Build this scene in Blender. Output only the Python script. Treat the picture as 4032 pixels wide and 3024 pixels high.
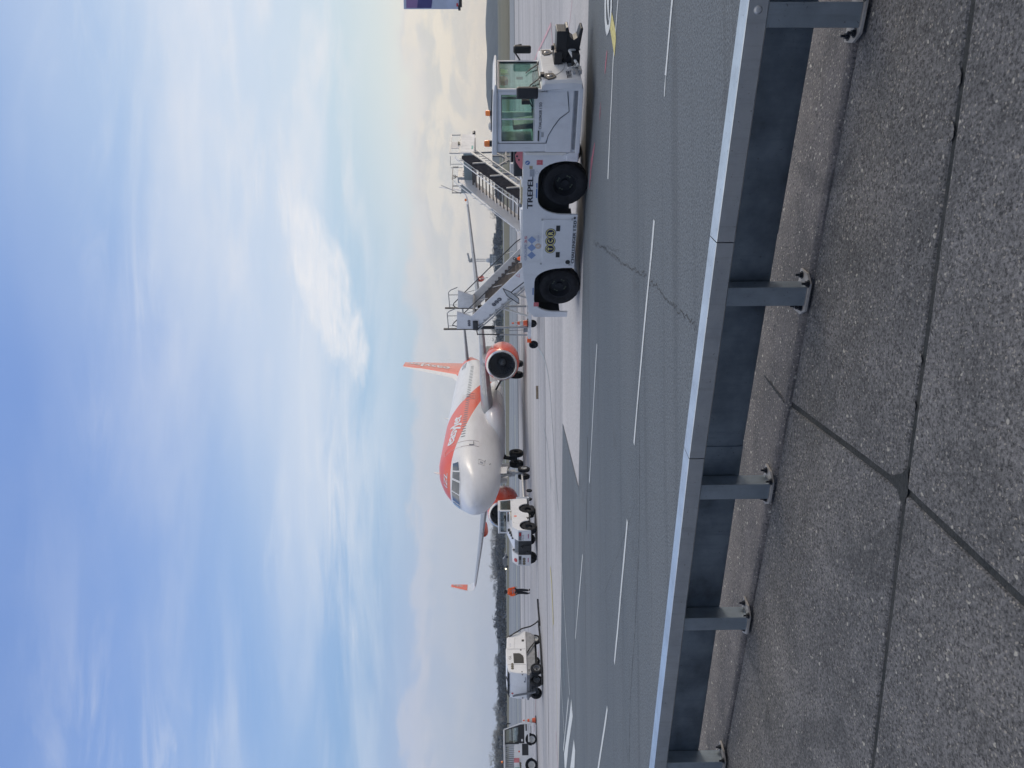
import bpy, bmesh, math, random
from mathutils import Vector, Matrix, noise
from math import sin, cos, pi, radians, sqrt
random.seed(7)
for _o in list(bpy.data.objects): bpy.data.objects.remove(_o)
SC = bpy.context.scene
COL = SC.collection

# ------------------------------------------------------------------ camera
# the photograph was taken in portrait and is shown on its side: the camera is
# turned a quarter turn, world up is image left
FPX = 2950.0; CH = 1.91; PITCH = math.atan(50/2950); ROLL = 0.01
Fw = Vector((0, cos(PITCH), -sin(PITCH)))
_R0 = Vector((1, 0, 0)); _D0 = Vector((0, -sin(PITCH), -cos(PITCH)))
ER = _R0*cos(ROLL) + _D0*sin(ROLL); ED = _D0*cos(ROLL) - _R0*sin(ROLL)
CP = Vector((0, 0, CH))
cam = bpy.data.cameras.new('camera'); camo = bpy.data.objects.new('camera', cam); COL.objects.link(camo)
cam.sensor_fit = 'HORIZONTAL'; cam.sensor_width = 36; cam.lens = 36*FPX/4032
cam.clip_start = 0.05; cam.clip_end = 20000
m3 = Matrix((ED, ER, -Fw)).transposed()
camo.matrix_world = Matrix.Translation(CP) @ m3.to_4x4()
SC.camera = camo
def G(x, y, z=0.0):                      # photograph point -> point on a level surface of the place
    d = Fw + ER*((1512-y)/FPX) + ED*((x-2016)/FPX)
    return CP + d*((z-CH)/d.z)
def at(x, y, Y):                         # photograph point -> point at distance Y
    d = Fw + ER*((1512-y)/FPX) + ED*((x-2016)/FPX)
    return CP + d*(Y/d.y)

def lin(h):
    h = h.lstrip('#'); o = []
    for i in (0, 2, 4):
        c = int(h[i:i+2], 16)/255
        o.append(c/12.92 if c <= .04045 else ((c+.055)/1.055)**2.4)
    return (*o, 1)

# ------------------------------------------------------------------ node helper
class NT:
    def __init__(s, tree): s.t = tree; s.n = tree.nodes; s.l = tree.links
    def new(s, typ, **kw):
        nd = s.n.new(typ)
        for k, v in kw.items(): setattr(nd, k, v)
        return nd
    def put(s, sock, v):
        if isinstance(v, bpy.types.NodeSocket): s.l.new(v, sock)
        else: sock.default_value = v
    def math(s, op, a, b=0.0, c=0.0, clamp=False):
        nd = s.new('ShaderNodeMath', operation=op, use_clamp=clamp)
        s.put(nd.inputs[0], a); s.put(nd.inputs[1], b)
        if op in ('MULTIPLY_ADD',): s.put(nd.inputs[2], c)
        return nd.outputs[0]
    def mix(s, f, a, b, blend='MIX'):
        nd = s.new('ShaderNodeMix', data_type='RGBA', blend_type=blend)
        s.put(nd.inputs[0], f); s.put(nd.inputs[6], a); s.put(nd.inputs[7], b); return nd.outputs[2]
    def ramp(s, f, stops):
        nd = s.new('ShaderNodeValToRGB'); e = nd.color_ramp.elements
        while len(e) > 1: e.remove(e[-1])
        e[0].position = stops[0][0]; e[0].color = stops[0][1]
        for p, c in stops[1:]:
            k = e.new(p); k.color = c
        s.put(nd.inputs[0], f); return nd.outputs[0]
    def maprange(s, v, a, b, c=0.0, d=1.0, smooth=False):
        nd = s.new('ShaderNodeMapRange'); nd.interpolation_type = 'SMOOTHSTEP' if smooth else 'LINEAR'
        s.put(nd.inputs[0], v)
        for i, q in enumerate((a, b, c, d)): nd.inputs[1+i].default_value = q
        return nd.outputs[0]
    def noise(s, vec, scale, detail=4, rough=.5, dist=0.0):
        nd = s.new('ShaderNodeTexNoise'); s.put(nd.inputs['Vector'], vec)
        nd.inputs['Scale'].default_value = scale; nd.inputs['Detail'].default_value = detail
        nd.inputs['Roughness'].default_value = rough; nd.inputs['Distortion'].default_value = dist
        return nd.outputs[0]
    def mapping(s, vec, scale=(1, 1, 1), rot=(0, 0, 0), loc=(0, 0, 0)):
        nd = s.new('ShaderNodeMapping'); s.put(nd.inputs[0], vec)
        nd.inputs[1].default_value = loc; nd.inputs[2].default_value = rot; nd.inputs[3].default_value = scale
        return nd.outputs[0]
    def sep(s, vec):
        nd = s.new('ShaderNodeSeparateXYZ'); s.put(nd.inputs[0], vec); return nd.outputs
    def comb(s, x, y, z):
        nd = s.new('ShaderNodeCombineXYZ')
        for i, q in enumerate((x, y, z)): s.put(nd.inputs[i], q)
        return nd.outputs[0]

# ------------------------------------------------------------------ sky
SUN_AZ = radians(68); SUN_EL = radians(11)      # azimuth from +Y towards +X
W = bpy.data.worlds.new('World'); SC.world = W; W.use_nodes = True
w = NT(W.node_tree); w.n.clear()
tc = w.new('ShaderNodeTexCoord').outputs['Generated']
sx, sy, sz = w.sep(tc)
sky = w.new('ShaderNodeTexSky', sky_type='NISHITA'); sky.sun_disc = False
sky.sun_elevation = SUN_EL; sky.sun_rotation = SUN_AZ; sky.altitude = 0; sky.air_density = 1.0; sky.dust_density = 1.5
horiz = w.math('SQRT', w.math('ADD', w.math('MULTIPLY', sx, sx), w.math('MULTIPLY', sy, sy)))
az = w.math('DIVIDE', sx, w.math('MAXIMUM', horiz, .001))
left = w.ramp(sz, [(0, lin('A9B5CB')), (.05, lin('AEBACF')), (.11, lin('A6B8D8')), (.17, lin('93B3DB')), (.24, lin('88AEDF')), (.33, lin('8CAEE1')), (.43, lin('84A4DD')), (.53, lin('6F93D3')), (.8, lin('86A2DC')), (1, lin('98B0E0'))])
mid = w.ramp(sz, [(0, lin('D6D2D0')), (.05, lin('C6CAD4')), (.11, lin('B4C7DA')), (.17, lin('A3C3E0')), (.24, lin('A9C6E6')), (.33, lin('AAC2E6')), (.43, lin('8BAAE0')), (.53, lin('6B92D6')), (.8, lin('88A4DE')), (1, lin('98B0E0'))])
right = w.ramp(sz, [(0, lin('F3E6D2')), (.04, lin('EEE3D2')), (.09, lin('E6E0D6')), (.14, lin('D5DEE0')), (.2, lin('C4D8E4')), (.33, lin('BCD3EA')), (.43, lin('8DB4E2')), (.53, lin('719DD9')), (.8, lin('9DB9E4')), (1, lin('9FB6E2'))])
base = w.mix(w.maprange(az, -.42, .08, smooth=True), left, mid)
base = w.mix(w.maprange(az, -.02, .42, smooth=True), base, right)
# high streaky cloud, laid on a level layer overhead
den = w.math('ADD', sz, .12)
P = w.comb(w.math('DIVIDE', sx, den), w.math('DIVIDE', sy, den), 0.0)
Pw = w.mapping(P, (0.55, 1.3, 1), (0, 0, radians(-24)))
n1 = w.noise(Pw, 1.05, 9, .56, .5)
n2 = w.noise(w.mapping(P, (.25, .6, 1), (0, 0, radians(20)), (3.1, 1.7, 0)), .8, 3, .5, .3)
cl = w.math('MULTIPLY', w.maprange(n1, .38, .64, smooth=True), w.maprange(n2, .30, .56, smooth=True))
band = w.math('MULTIPLY', w.maprange(sz, .10, .19, smooth=True), w.maprange(sz, .62, .28, smooth=True))
cl = w.math('MULTIPLY', cl, band)
cl = w.math('MULTIPLY', cl, w.maprange(az, -.50, .30, .62, 1.0))
base = w.mix(w.math('MULTIPLY', cl, .76), base, lin('E2E6EF'))
# finer torn wisps
n4 = w.noise(w.mapping(P, (1.1, 3.6, 1), (0, 0, radians(-16)), (2, 5, 0)), 1.5, 10, .62, .9)
n5 = w.noise(w.mapping(P, (.6, .8, 1), (0, 0, 0), (9, 4, 0)), 1.1, 4, .5, .3)
wi = w.math('MULTIPLY', w.math('MULTIPLY', w.maprange(n4, .47, .70, smooth=True), w.maprange(n5, .42, .60, smooth=True)), w.math('MULTIPLY', w.maprange(sz, .13, .20, smooth=True), w.maprange(sz, .56, .36, smooth=True)))
base = w.mix(w.math('MULTIPLY', wi, .52), base, lin('EAECF2'))
# broad soft veil higher up
n3 = w.noise(w.mapping(P, (.35, .5, 1), (0, 0, radians(-35)), (7, 2, 0)), .75, 5, .5, .6)
veil = w.math('MULTIPLY', w.maprange(n3, .36, .66, smooth=True), w.math('MULTIPLY', w.maprange(sz, .14, .3, smooth=True), w.maprange(sz, .7, .45, smooth=True)))
base = w.mix(w.math('MULTIPLY', w.math('MULTIPLY', veil, .55), w.maprange(az, -.45, .2, .45, 1.0)), base, lin('D6DFF0'))
n6 = w.noise(w.mapping(P, (1.3, 2.0, 1), (0, 0, radians(-30)), (4, 8, 0)), 1.9, 8, .55, .2)
base = w.mix(w.math('MULTIPLY', w.math('MULTIPLY', w.maprange(n6, .42, .76, smooth=True), w.maprange(az, -.1, .25, 0, .55)), w.math('MULTIPLY', w.maprange(sz, .14, .2, smooth=True), w.maprange(sz, .44, .30, smooth=True)), ), base, lin('EDEBEE'))
# bright patch of fluffy cloud a little right of the aircraft
dx = w.math('SUBTRACT', az, .135); dz = w.math('SUBTRACT', sz, w.math('MULTIPLY_ADD', dx, .28, .222))
dd = w.math('ADD', w.math('POWER', w.math('ABSOLUTE', w.math('DIVIDE', dx, .13)), 2.0), w.math('POWER', w.math('ABSOLUTE', w.math('DIVIDE', dz, .036)), 2.0))
nb = w.noise(w.mapping(w.comb(az, sz, 0.0), (7, 22, 1), (0, 0, radians(-10))), 1.0, 8, .6, .5)
patch = w.maprange(w.math('ADD', dd, w.math('MULTIPLY', w.math('SUBTRACT', nb, .5), 3.2)), 1.15, .25, smooth=True)
pin = w.noise(w.mapping(w.comb(az, sz, 0.0), (11, 60, 1), (0, 0, radians(-14)), (1, 2, 0)), 1.3, 9, .62, .8)
base = w.mix(w.math('MULTIPLY', patch, w.maprange(pin, .32, .62, .42, .92)), base, lin('EEEEF2'))
# low bank of lumpy cloud above the horizon
Pl = w.comb(az, w.math('MULTIPLY', sz, 2.4), 0.0)
nl = w.noise(Pl, 11.0, 8, .58, .3)
nl2 = w.noise(w.mapping(Pl, (1, 1, 1), (0, 0, 0), (.012, -.022, 0)), 11.0, 8, .58, .3)
top = w.math('SUBTRACT', w.math('MULTIPLY_ADD', w.math('SUBTRACT', nl, .5), .085, .112), sz)
bank = w.maprange(top, -.006, .022, smooth=True)
bank = w.math('MULTIPLY', bank, w.maprange(sz, .0, .05, .35, 1))
ccol = w.mix(w.maprange(az, -.35, .45), lin('AFB9CF'), lin('E8DFD3'))
ccol2 = w.mix(w.maprange(az, -.35, .45), lin('BBC0D0'), lin('CACACB'))
base = w.mix(w.math('MULTIPLY', bank, w.maprange(az, -.3, .2, .45, .78)), base, w.mix(w.maprange(w.math('SUBTRACT', nl, nl2), -.06, .06), ccol2, ccol))
edge = w.math('MULTIPLY', w.maprange(top, -.008, .006, smooth=True), w.maprange(top, .03, .008, smooth=True))
base = w.mix(w.math('MULTIPLY', edge, .30), base, lin('D9D3D8'))
# brighter warm cloud where the veiled sun stands, off to the right
base = w.mix(w.math('MULTIPLY', w.maprange(az, .55, .95, smooth=True), w.maprange(sz, .75, .1, smooth=True)), base, (1.35, 1.18, 1.0, 1))
# unseen sky behind the camera, dimmed to deepen shade on surfaces facing it
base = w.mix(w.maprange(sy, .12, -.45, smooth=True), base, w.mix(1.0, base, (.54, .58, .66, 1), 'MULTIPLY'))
# unseen zenith, whitened to add neutral light on level surfaces
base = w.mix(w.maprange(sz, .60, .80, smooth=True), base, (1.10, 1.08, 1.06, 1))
b1 = w.new('ShaderNodeBackground'); w.put(b1.inputs[0], sky.outputs[0]); b1.inputs[1].default_value = .12
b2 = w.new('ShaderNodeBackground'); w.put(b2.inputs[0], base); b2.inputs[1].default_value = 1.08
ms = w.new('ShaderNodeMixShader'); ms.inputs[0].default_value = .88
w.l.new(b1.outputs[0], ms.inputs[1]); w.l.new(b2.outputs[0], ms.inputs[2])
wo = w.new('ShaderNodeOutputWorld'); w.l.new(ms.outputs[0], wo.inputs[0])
sun = bpy.data.lights.new('sun', 'SUN'); suno = bpy.data.objects.new('sun', sun); COL.objects.link(suno)
sun.energy = 1.0; sun.angle = radians(14); sun.color = (1, .90, .78)
sd = Vector((sin(SUN_AZ)*cos(SUN_EL), cos(SUN_AZ)*cos(SUN_EL), sin(SUN_EL)))
suno.rotation_euler = sd.to_track_quat('Z', 'Y').to_euler()
SC.view_settings.view_transform = 'Standard'; SC.view_settings.look = 'None'
SC.view_settings.exposure = 0; SC.view_settings.gamma = 1
try: SC.view_settings.use_curve_mapping = False
except Exception: pass
SC.cycles.max_bounces = 8; SC.cycles.transparent_max_bounces = 12; SC.cycles.volume_bounces = 0

# ------------------------------------------------------------------ materials
def mat(name, col, rough=.5, metal=0.0, var=.12, vscale=3.0, bump=0.0, bscale=60, coat=0.0, spec=.5, dirt=0.0, alt=None):
    m = bpy.data.materials.new(name); m.use_nodes = True; t = NT(m.node_tree)
    b = t.n['Principled BSDF']; c = col if len(col) == 4 else (*col, 1)
    co = t.new('ShaderNodeTexCoord').outputs['Object']
    n = t.noise(co, vscale, 6, .6)
    c2 = alt if alt else tuple(max(0, q*(1-var)) for q in c[:3])+(1,)
    c1 = tuple(min(1, q*(1+var*.5)) for q in c[:3])+(1,)
    k = t.mix(t.maprange(n, .35, .68), c1, c2)
    if dirt:
        n2 = t.noise(t.mapping(co, (1, 1, .35)), vscale*3.1, 8, .7)
        k = t.mix(t.math('MULTIPLY', t.maprange(n2, .52, .75), dirt), k, (.16, .15, .14, 1))
    if 'steel' in name:
        sk = t.noise(t.mapping(co, (9, 9, .7)), 3.0, 6, .7); k = t.mix(t.math('MULTIPLY', t.maprange(sk, .52, .72), .35), k, tuple(q*.45 for q in c1[:3])+(1,))
        sp_ = t.noise(co, 55, 3, .6); k = t.mix(t.math('MULTIPLY', t.maprange(sp_, .66, .72), .5), k, (.10, .085, .07, 1))
    t.put(b.inputs['Base Color'], k)
    t.put(b.inputs['Roughness'], t.maprange(n, .3, .7, max(0.02, rough*.85), min(1, rough*1.15)))
    b.inputs['Metallic'].default_value = metal
    b.inputs['Specular IOR Level'].default_value = spec
    b.inputs['Coat Weight'].default_value = coat; b.inputs['Coat Roughness'].default_value = .08
    if bump:
        bp = t.new('ShaderNodeBump'); bp.inputs['Strength'].default_value = bump; bp.inputs['Distance'].default_value = .02
        t.put(bp.inputs['Height'], t.noise(co, bscale, 4, .6)); t.l.new(bp.outputs[0], b.inputs['Normal'])
    return m
def glass(name, tint, fac=.75, rough=.03):
    m = bpy.data.materials.new(name); m.use_nodes = True; t = NT(m.node_tree); t.n.clear()
    tr = t.new('ShaderNodeBsdfTransparent'); tr.inputs[0].default_value = (*tint, 1)
    gl = t.new('ShaderNodeBsdfGlossy'); gl.inputs['Roughness'].default_value = rough; gl.inputs[0].default_value = (.9, .95, .93, 1)
    lw = t.new('ShaderNodeLayerWeight'); lw.inputs[0].default_value = .5
    mx = t.new('ShaderNodeMixShader'); t.put(mx.inputs[0], t.maprange(t.math('POWER', lw.outputs['Facing'], 4.0), 0, 1, 1-fac, 1.0))
    t.l.new(tr.outputs[0], mx.inputs[1]); t.l.new(gl.outputs[0], mx.inputs[2])
    o = t.new('ShaderNodeOutputMaterial'); t.l.new(mx.outputs[0], o.inputs[0]); return m
M = {}
M['white'] = mat('white_paint', (.72, .73, .75), .38, var=.08, vscale=1.5, coat=.25, dirt=.18)
M['white2'] = mat('worn_white_paint', (.76, .76, .755), .5, var=.12, vscale=2.2, dirt=.32)
M['cream'] = mat('cream_paint', (.75, .735, .69), .45, var=.06, dirt=.15)
M['black'] = mat('black_plastic', (.02, .021, .024), .45, var=.3)
M['rubber'] = mat('tyre_rubber', (.011, .012, .016), .75, spec=.25, var=.35, vscale=9, bump=.4, bscale=40)
M['rim'] = mat('dark_rim', (.010, .012, .018), .5, spec=.3, var=.4, vscale=8)
M['rimw'] = mat('white_rim', (.62, .62, .60), .5, var=.2, vscale=8, dirt=.3)
M['grey'] = mat('grey_metal', (.23, .24, .26), .5, .3, var=.25, vscale=5, dirt=.3)
M['lgrey'] = mat('light_grey_metal', (.42, .43, .44), .45, .3, var=.2, vscale=5, dirt=.2)
M['galv'] = mat('galvanised_steel', (.58, .63, .68), .33, .95, var=.16, vscale=4, bump=.05, bscale=25)
M['galvd'] = mat('weathered_steel', (.22, .28, .35), .38, .85, var=.55, vscale=2.5, bump=.05, bscale=25)
M['dark'] = mat('underframe_dark', (.03, .032, .036), .7, var=.3)
M['orange'] = mat('orange_paint', (.86, .13, .035), .38, var=.05, coat=.3)
M['aorange'] = mat('airframe_orange', (.76, .075, .022), .3, var=.03, coat=.6)
M['awhite'] = mat('airframe_white', (.74, .75, .77), .3, var=.04, vscale=.7, coat=.15)
M['agrey'] = mat('wing_grey', (.30, .32, .34), .38, var=.15, vscale=.8, coat=.15)
M['ametal'] = mat('bare_metal_lip', (.62, .63, .65), .25, .9, var=.1)
M['hivis'] = mat('hi_vis_orange', (1.0, .14, .03), .8, var=.08, vscale=8)
M['tape'] = mat('reflective_tape', (.35, .33, .36), .4, var=.1)
M['cloth'] = mat('dark_cloth', (.018, .018, .024), .9, var=.3, vscale=8)
M['skin'] = mat('skin', (.35, .2, .14), .6, var=.1)
M['navy'] = mat('navy_print', (.015, .018, .07), .5, var=.05)
M['ink'] = mat('black_print', (.02, .02, .03), .5, var=.1)
M['yellow'] = mat('yellow_print', (.75, .68, .28), .5, var=.05)
M['red'] = mat('red_paint', (.50, .05, .06), .5, var=.15)
M['pink'] = mat('faded_red_paint', (.62, .20, .22), .55, var=.15)
M['blue'] = mat('blue_print', (.06, .16, .42), .5, var=.1)
M['pblue'] = mat('faded_blue_print', (.28, .38, .62), .5, var=.25, vscale=2)
M['pgrey'] = mat('faded_grey_print', (.42, .44, .56), .5, var=.1)
M['plate'] = mat('dusty_steel_plate', (.36, .34, .32), .6, .3, var=.3, vscale=12, dirt=.4)
M['white3'] = mat('clean_white_paint', (.82, .82, .82), .42, var=.05, vscale=1.5, coat=.2, dirt=.08)
M['postm'] = mat('post_steel', (.36, .43, .50), .36, .9, var=.3, vscale=3, bump=.05, bscale=25)
M['nutp'] = mat('dull_green_plastic', (.16, .19, .13), .6, var=.2)
M['tan'] = mat('tan_pad', (.46, .40, .27), .8, var=.25, vscale=12)
M['amber'] = mat('amber_lens', (.85, .22, .03), .25, var=.05, coat=.5)
M['lens'] = mat('lamp_lens', (.22, .23, .25), .15, .2, var=.1)
M['redlens'] = mat('red_lens', (.42, .02, .03), .2, var=.1)
M['sticker'] = mat('grey_label', (.36, .38, .43), .4, var=.15, vscale=20)
M['green'] = mat('green_cloth', (.04, .26, .12), .8, var=.15)
M['teal'] = mat('teal_sign', (.10, .42, .38), .5, var=.1)
M['wood'] = mat('weathered_wood', (.30, .24, .17), .85, var=.4, vscale=14)
M['cable'] = mat('black_cable', (.012, .012, .014), .7, var=.2)
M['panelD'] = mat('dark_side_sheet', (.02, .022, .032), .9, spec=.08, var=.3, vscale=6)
M['tread'] = mat('stair_tread', (.13, .11, .10), .7, var=.3, vscale=6)
M['glassg'] = glass('green_glass', (.80, .93, .88), .91)
M['glassd'] = glass('dark_glass', (.55, .60, .63), .86)
M['cockpit'] = mat('cockpit_glass', (.045, .065, .09), .12, var=.3, vscale=1.3, coat=.8)
M['white_mark'] = mat('road_paint_white', (.66, .69, .70), .7, var=.25, vscale=25, dirt=.35)
def worn(name, col, under, amt):
    m = bpy.data.materials.new(name); m.use_nodes = True; t = NT(m.node_tree); bs = t.n['Principled BSDF']; co = t.new('ShaderNodeTexCoord').outputs['Object']
    a = t.noise(co, 38, 6, .75); c_ = t.noise(co, 2.2, 5, .6)
    f = t.maprange(t.math('ADD', a, t.math('MULTIPLY', t.math('SUBTRACT', c_, .5), .55)), amt, amt+.09)
    k = t.mix(t.noise(co, 5, 5, .6), tuple(q*.82 for q in col[:3])+(1,), (*col, 1)); t.put(bs.inputs['Base Color'], t.mix(f, k, (*under, 1))); bs.inputs['Roughness'].default_value = .75
    return m
M['white_mark'] = worn('worn_white_road_paint', (.68, .71, .72), (.14, .155, .17), .60)
M['yellow_mark'] = mat('road_paint_yellow', (.62, .55, .22), .7, var=.3, vscale=14, dirt=.3)
M['teal_mark'] = mat('faded_teal_paint', (.30, .42, .44), .8, var=.2, vscale=10)
M['red_mark'] = mat('faded_red_road_paint', (.42, .14, .19), .8, var=.3, vscale=8)
M['pink_mark'] = mat('pale_pink_road_paint', (.62, .38, .42), .8, var=.3, vscale=5)
M['tar'] = mat('tar_crack', (.06, .063, .066), .9, var=.3, vscale=20)
M['bark'] = mat('bark', (.12, .11, .10), .9, var=.3)
M['twig'] = mat('winter_twigs', (.14, .165, .19), .9, var=.45, vscale=.5)  # base colour shifted slightly blue to stand in for distance haze
M['twig2'] = mat('haze_blue_evergreen', (.058, .080, .112), .9, var=.45, vscale=.5)  # evergreen and thicket tone with the blue of distance haze mixed in
M['twig3'] = mat('pale_bare_twigs', (.27, .27, .26), .9, var=.4, vscale=.5)
M['facade'] = mat('pale_facade', (.55, .57, .60), .8, var=.08, vscale=.1)
M['glaze'] = mat('window_glazing', (.10, .13, .17), .3, var=.3)
M['roofm'] = mat('roof_sheet', (.20, .23, .27), .6, var=.1)
M['bluef'] = mat('green_slope', (.07, .12, .07), .9, var=.3, vscale=.05)

# ------------------------------------------------------------------ mesh builder
class MB:
    def __init__(s): s.bm = bmesh.new()
    def V(s, p): return s.bm.verts.new(Vector(p))
    def face(s, vs):
        try: return s.bm.faces.new(vs)
        except ValueError: return None
    def poly(s, pts): s.face([s.V(p) for p in pts]); return s
    def hexa(s, p):                                   # 8 corners: bottom ring 0-3, top ring 4-7
        v = [s.V(q) for q in p]
        for f in ((3, 2, 1, 0), (4, 5, 6, 7), (0, 1, 5, 4), (1, 2, 6, 5), (2, 3, 7, 6), (3, 0, 4, 7)): s.face([v[i] for i in f])
        return s
    def box(s, a, b, M_=None):                        # a,b opposite corners
        x0, y0, z0 = a; x1, y1, z1 = b
        p = [(x0, y0, z0), (x1, y0, z0), (x1, y1, z0), (x0, y1, z0), (x0, y0, z1), (x1, y0, z1), (x1, y1, z1), (x0, y1, z1)]
        if M_ is not None: p = [M_ @ Vector(q) for q in p]
        return s.hexa(p)
    def prism(s, pts, y0, y1, ax='xz'):               # polygon in xz extruded along y (or xy along z, yz along x)
        def P3(a, b, t):
            return (a, t, b) if ax == 'xz' else ((a, b, t) if ax == 'xy' else (t, a, b))
        A = [s.V(P3(a, b, y0)) for a, b in pts]; B = [s.V(P3(a, b, y1)) for a, b in pts]; n = len(pts)
        s.face(A); s.face(list(reversed(B)))
        for i in range(n): s.face([A[i], B[i], B[(i+1) % n], A[(i+1) % n]])
        return s
    def loft(s, rings, caps=True, close=True):
        R = [[s.V(p) for p in r] for r in rings]; n = len(R[0])
        for a, b in zip(R, R[1:]):
            for i in range(n if close else n-1): s.face([a[i], a[(i+1) % n], b[(i+1) % n], b[i]])
        if caps and close: s.face(list(reversed(R[0]))); s.face(R[-1])
        return s
    def tube(s, pts, r, seg=8, caps=True):
        pts = [Vector(p) for p in pts]; rings = []
        for i, p in enumerate(pts):
            a = pts[max(0, i-1)]; b = pts[min(len(pts)-1, i+1)]; d = (b-a).normalized()
            up = Vector((0, 0, 1)) if abs(d.z) < .9 else Vector((1, 0, 0))
            u = d.cross(up).normalized(); v = u.cross(d)
            rr = r[i] if isinstance(r, (list, tuple)) else r
            rings.append([p + (u*cos(2*pi*k/seg) + v*sin(2*pi*k/seg))*rr for k in range(seg)])
        return s.loft(rings, caps)
    def bar(s, p, q, w=.04, h=None):                  # square bar
        h = h or w; p = Vector(p); q = Vector(q); d = (q-p).normalized()
        up = Vector((0, 0, 1)) if abs(d.z) < .95 else Vector((1, 0, 0))
        u = d.cross(up).normalized()*w/2; v = u.cross(d).normalized()*h/2
        return s.loft([[c-u-v, c+u-v, c+u+v, c-u+v] for c in (p, q)])
    def lathe(s, prof, o, axis, seg=32, caps=True, a0=0, a1=2*pi):  # prof: (radius, along)
        o = Vector(o); axis = Vector(axis).normalized(); up = Vector((0, 0, 1)) if abs(axis.z) < .9 else Vector((1, 0, 0))
        u = axis.cross(up).normalized(); v = u.cross(axis)
        R = [[o + axis*h + (u*cos(2*pi*k/seg) + v*sin(2*pi*k/seg))*max(r, 1e-4) for k in range(seg)] for r, h in prof]
        return s.loft(R, caps)
    def build(s, name, m, parent=None, bevel=0, smooth=None, keep=False, recalc=True):
        if recalc: bmesh.ops.recalc_face_normals(s.bm, faces=s.bm.faces)
        me = bpy.data.meshes.new(name); s.bm.to_mesh(me); s.bm.free()
        me.materials.append(m)
        if smooth is not None:
            for p in me.polygons: p.use_smooth = True
            me.set_sharp_from_angle(angle=radians(smooth))
        o = bpy.data.objects.new(name, me); COL.objects.link(o)
        if parent: o.parent = parent
        if bevel:
            b = o.modifiers.new('bevel', 'BEVEL'); b.width = bevel; b.segments = 2; b.limit_method = 'ANGLE'; b.angle_limit = radians(35)
        return o
def tag(o, label=None, cat=None, group=None, kind=None):
    if label: o['label'] = label
    if cat: o['category'] = cat
    if group: o['group'] = group
    if kind: o['kind'] = kind
    return o
def thing(name, label, cat, loc=(0, 0, 0), rz=0, group=None, scale=1.0):
    o = bpy.data.objects.new(name, None); COL.objects.link(o); o.location = loc; o.rotation_euler = (0, 0, rz)
    o.scale = (scale,)*3; o.empty_display_size = .3
    return tag(o, label, cat, group)

_tcache = {}
def text_polys(s):
    if s in _tcache: return _tcache[s]
    cu = bpy.data.curves.new('t', 'FONT'); cu.body = s; cu.size = 1; cu.resolution_u = 3
    o = bpy.data.objects.new('t', cu); COL.objects.link(o); bpy.context.view_layer.update()
    me = o.to_mesh(); vs = [tuple(v.co) for v in me.vertices]; fs = [tuple(p.vertices) for p in me.polygons]
    o.to_mesh_clear(); bpy.data.objects.remove(o); bpy.data.curves.remove(cu)
    x0 = min(v[0] for v in vs); x1 = max(v[0] for v in vs); y0 = min(v[1] for v in vs); y1 = max(v[1] for v in vs)
    r = ([((v[0]-x0)/(x1-x0), (v[1]-y0)/(y1-y0)) for v in vs], fs); _tcache[s] = r; return r
def text(mb, s, fn, shear=0.0, bold=0, sub=0):
    """adds the string to mb; fn maps (0..1 along, 0..1 up) to a point"""
    vs, fs = text_polys(s)
    offs = [(0, 0)] + [(bold*cos(a), bold*sin(a)*1.2) for a in (0, pi/2, pi, 3*pi/2)] if bold else [(0, 0)]
    for k, (ox, oy) in enumerate(offs):
        b2 = bmesh.new(); V = [b2.verts.new((x+ox+shear*y, y+oy, 0)) for x, y in vs]
        for f in fs:
            try: b2.faces.new([V[i] for i in f])
            except ValueError: pass
        for _ in range(sub):
            es = [e for e in b2.edges if e.calc_length() > .06]
            if not es: break
            bmesh.ops.triangulate(b2, faces=b2.faces)
            es = [e for e in b2.edges if e.calc_length() > .06]
            bmesh.ops.subdivide_edges(b2, edges=es, cuts=1)
        bmesh.ops.triangulate(b2, faces=b2.faces)
        mp = {v: mb.V(Vector(fn(v.co.x, v.co.y, k))) for v in b2.verts}
        for f in b2.faces: mb.face([mp[v] for v in f.verts])
        b2.free()
    return mb
def flat_text(s, o, u, v, name, m, parent, shear=0.0, bold=0):
    """o lower-left corner, u full-width vector, v full-height vector"""
    o = Vector(o); u = Vector(u); v = Vector(v); n = u.cross(v).normalized()
    mb = MB(); text(mb, s, lambda a, b, k: o + u*a + v*b + n*(.0004*k), shear, bold)
    return mb.build(name, m, parent, recalc=False)
def disc(mb, c, u, v, r, seg=28, r0=0):
    c = Vector(c); u = Vector(u).normalized(); v = Vector(v).normalized()
    P_ = [c+(u*cos(2*pi*k/seg)+v*sin(2*pi*k/seg))*r for k in range(seg)]
    if r0:
        Q = [c+(u*cos(2*pi*k/seg)+v*sin(2*pi*k/seg))*r0 for k in range(seg)]
        for k in range(seg): mb.poly([P_[k], P_[(k+1) % seg], Q[(k+1) % seg], Q[k]])
    else: mb.poly(P_)
    return mb
def tcr_logo(c, u, v, r, parent, inkm='navy', linem='yellow'):
    """three touching discs with the letters T C R; c centre, u reading direction, v up, r disc radius"""
    c = Vector(c); u = Vector(u).normalized(); v = Vector(v).normalized(); n = u.cross(v).normalized()
    a, b, y = MB(), MB(), MB()
    for i, ch in enumerate('TCR'):
        q = c + u*(i-1)*r*1.72
        disc(a, q+n*.001, u, v, r*1.0); disc(y, q+n*.003, u, v, r*.88, r0=r*.74)
        w_ = r*.62; o = q - u*w_/2 - v*r*.42 + n*.005
        text(y, ch, lambda s_, t_, k, o=o, w_=w_: o + u*w_*s_ + v*r*.84*t_ + n*(.0004*k), bold=.05)
    lo = a.build('logo_disc', M[inkm], parent, recalc=False); y.build('logo_lettering', M[linem], lo, recalc=False)

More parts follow.
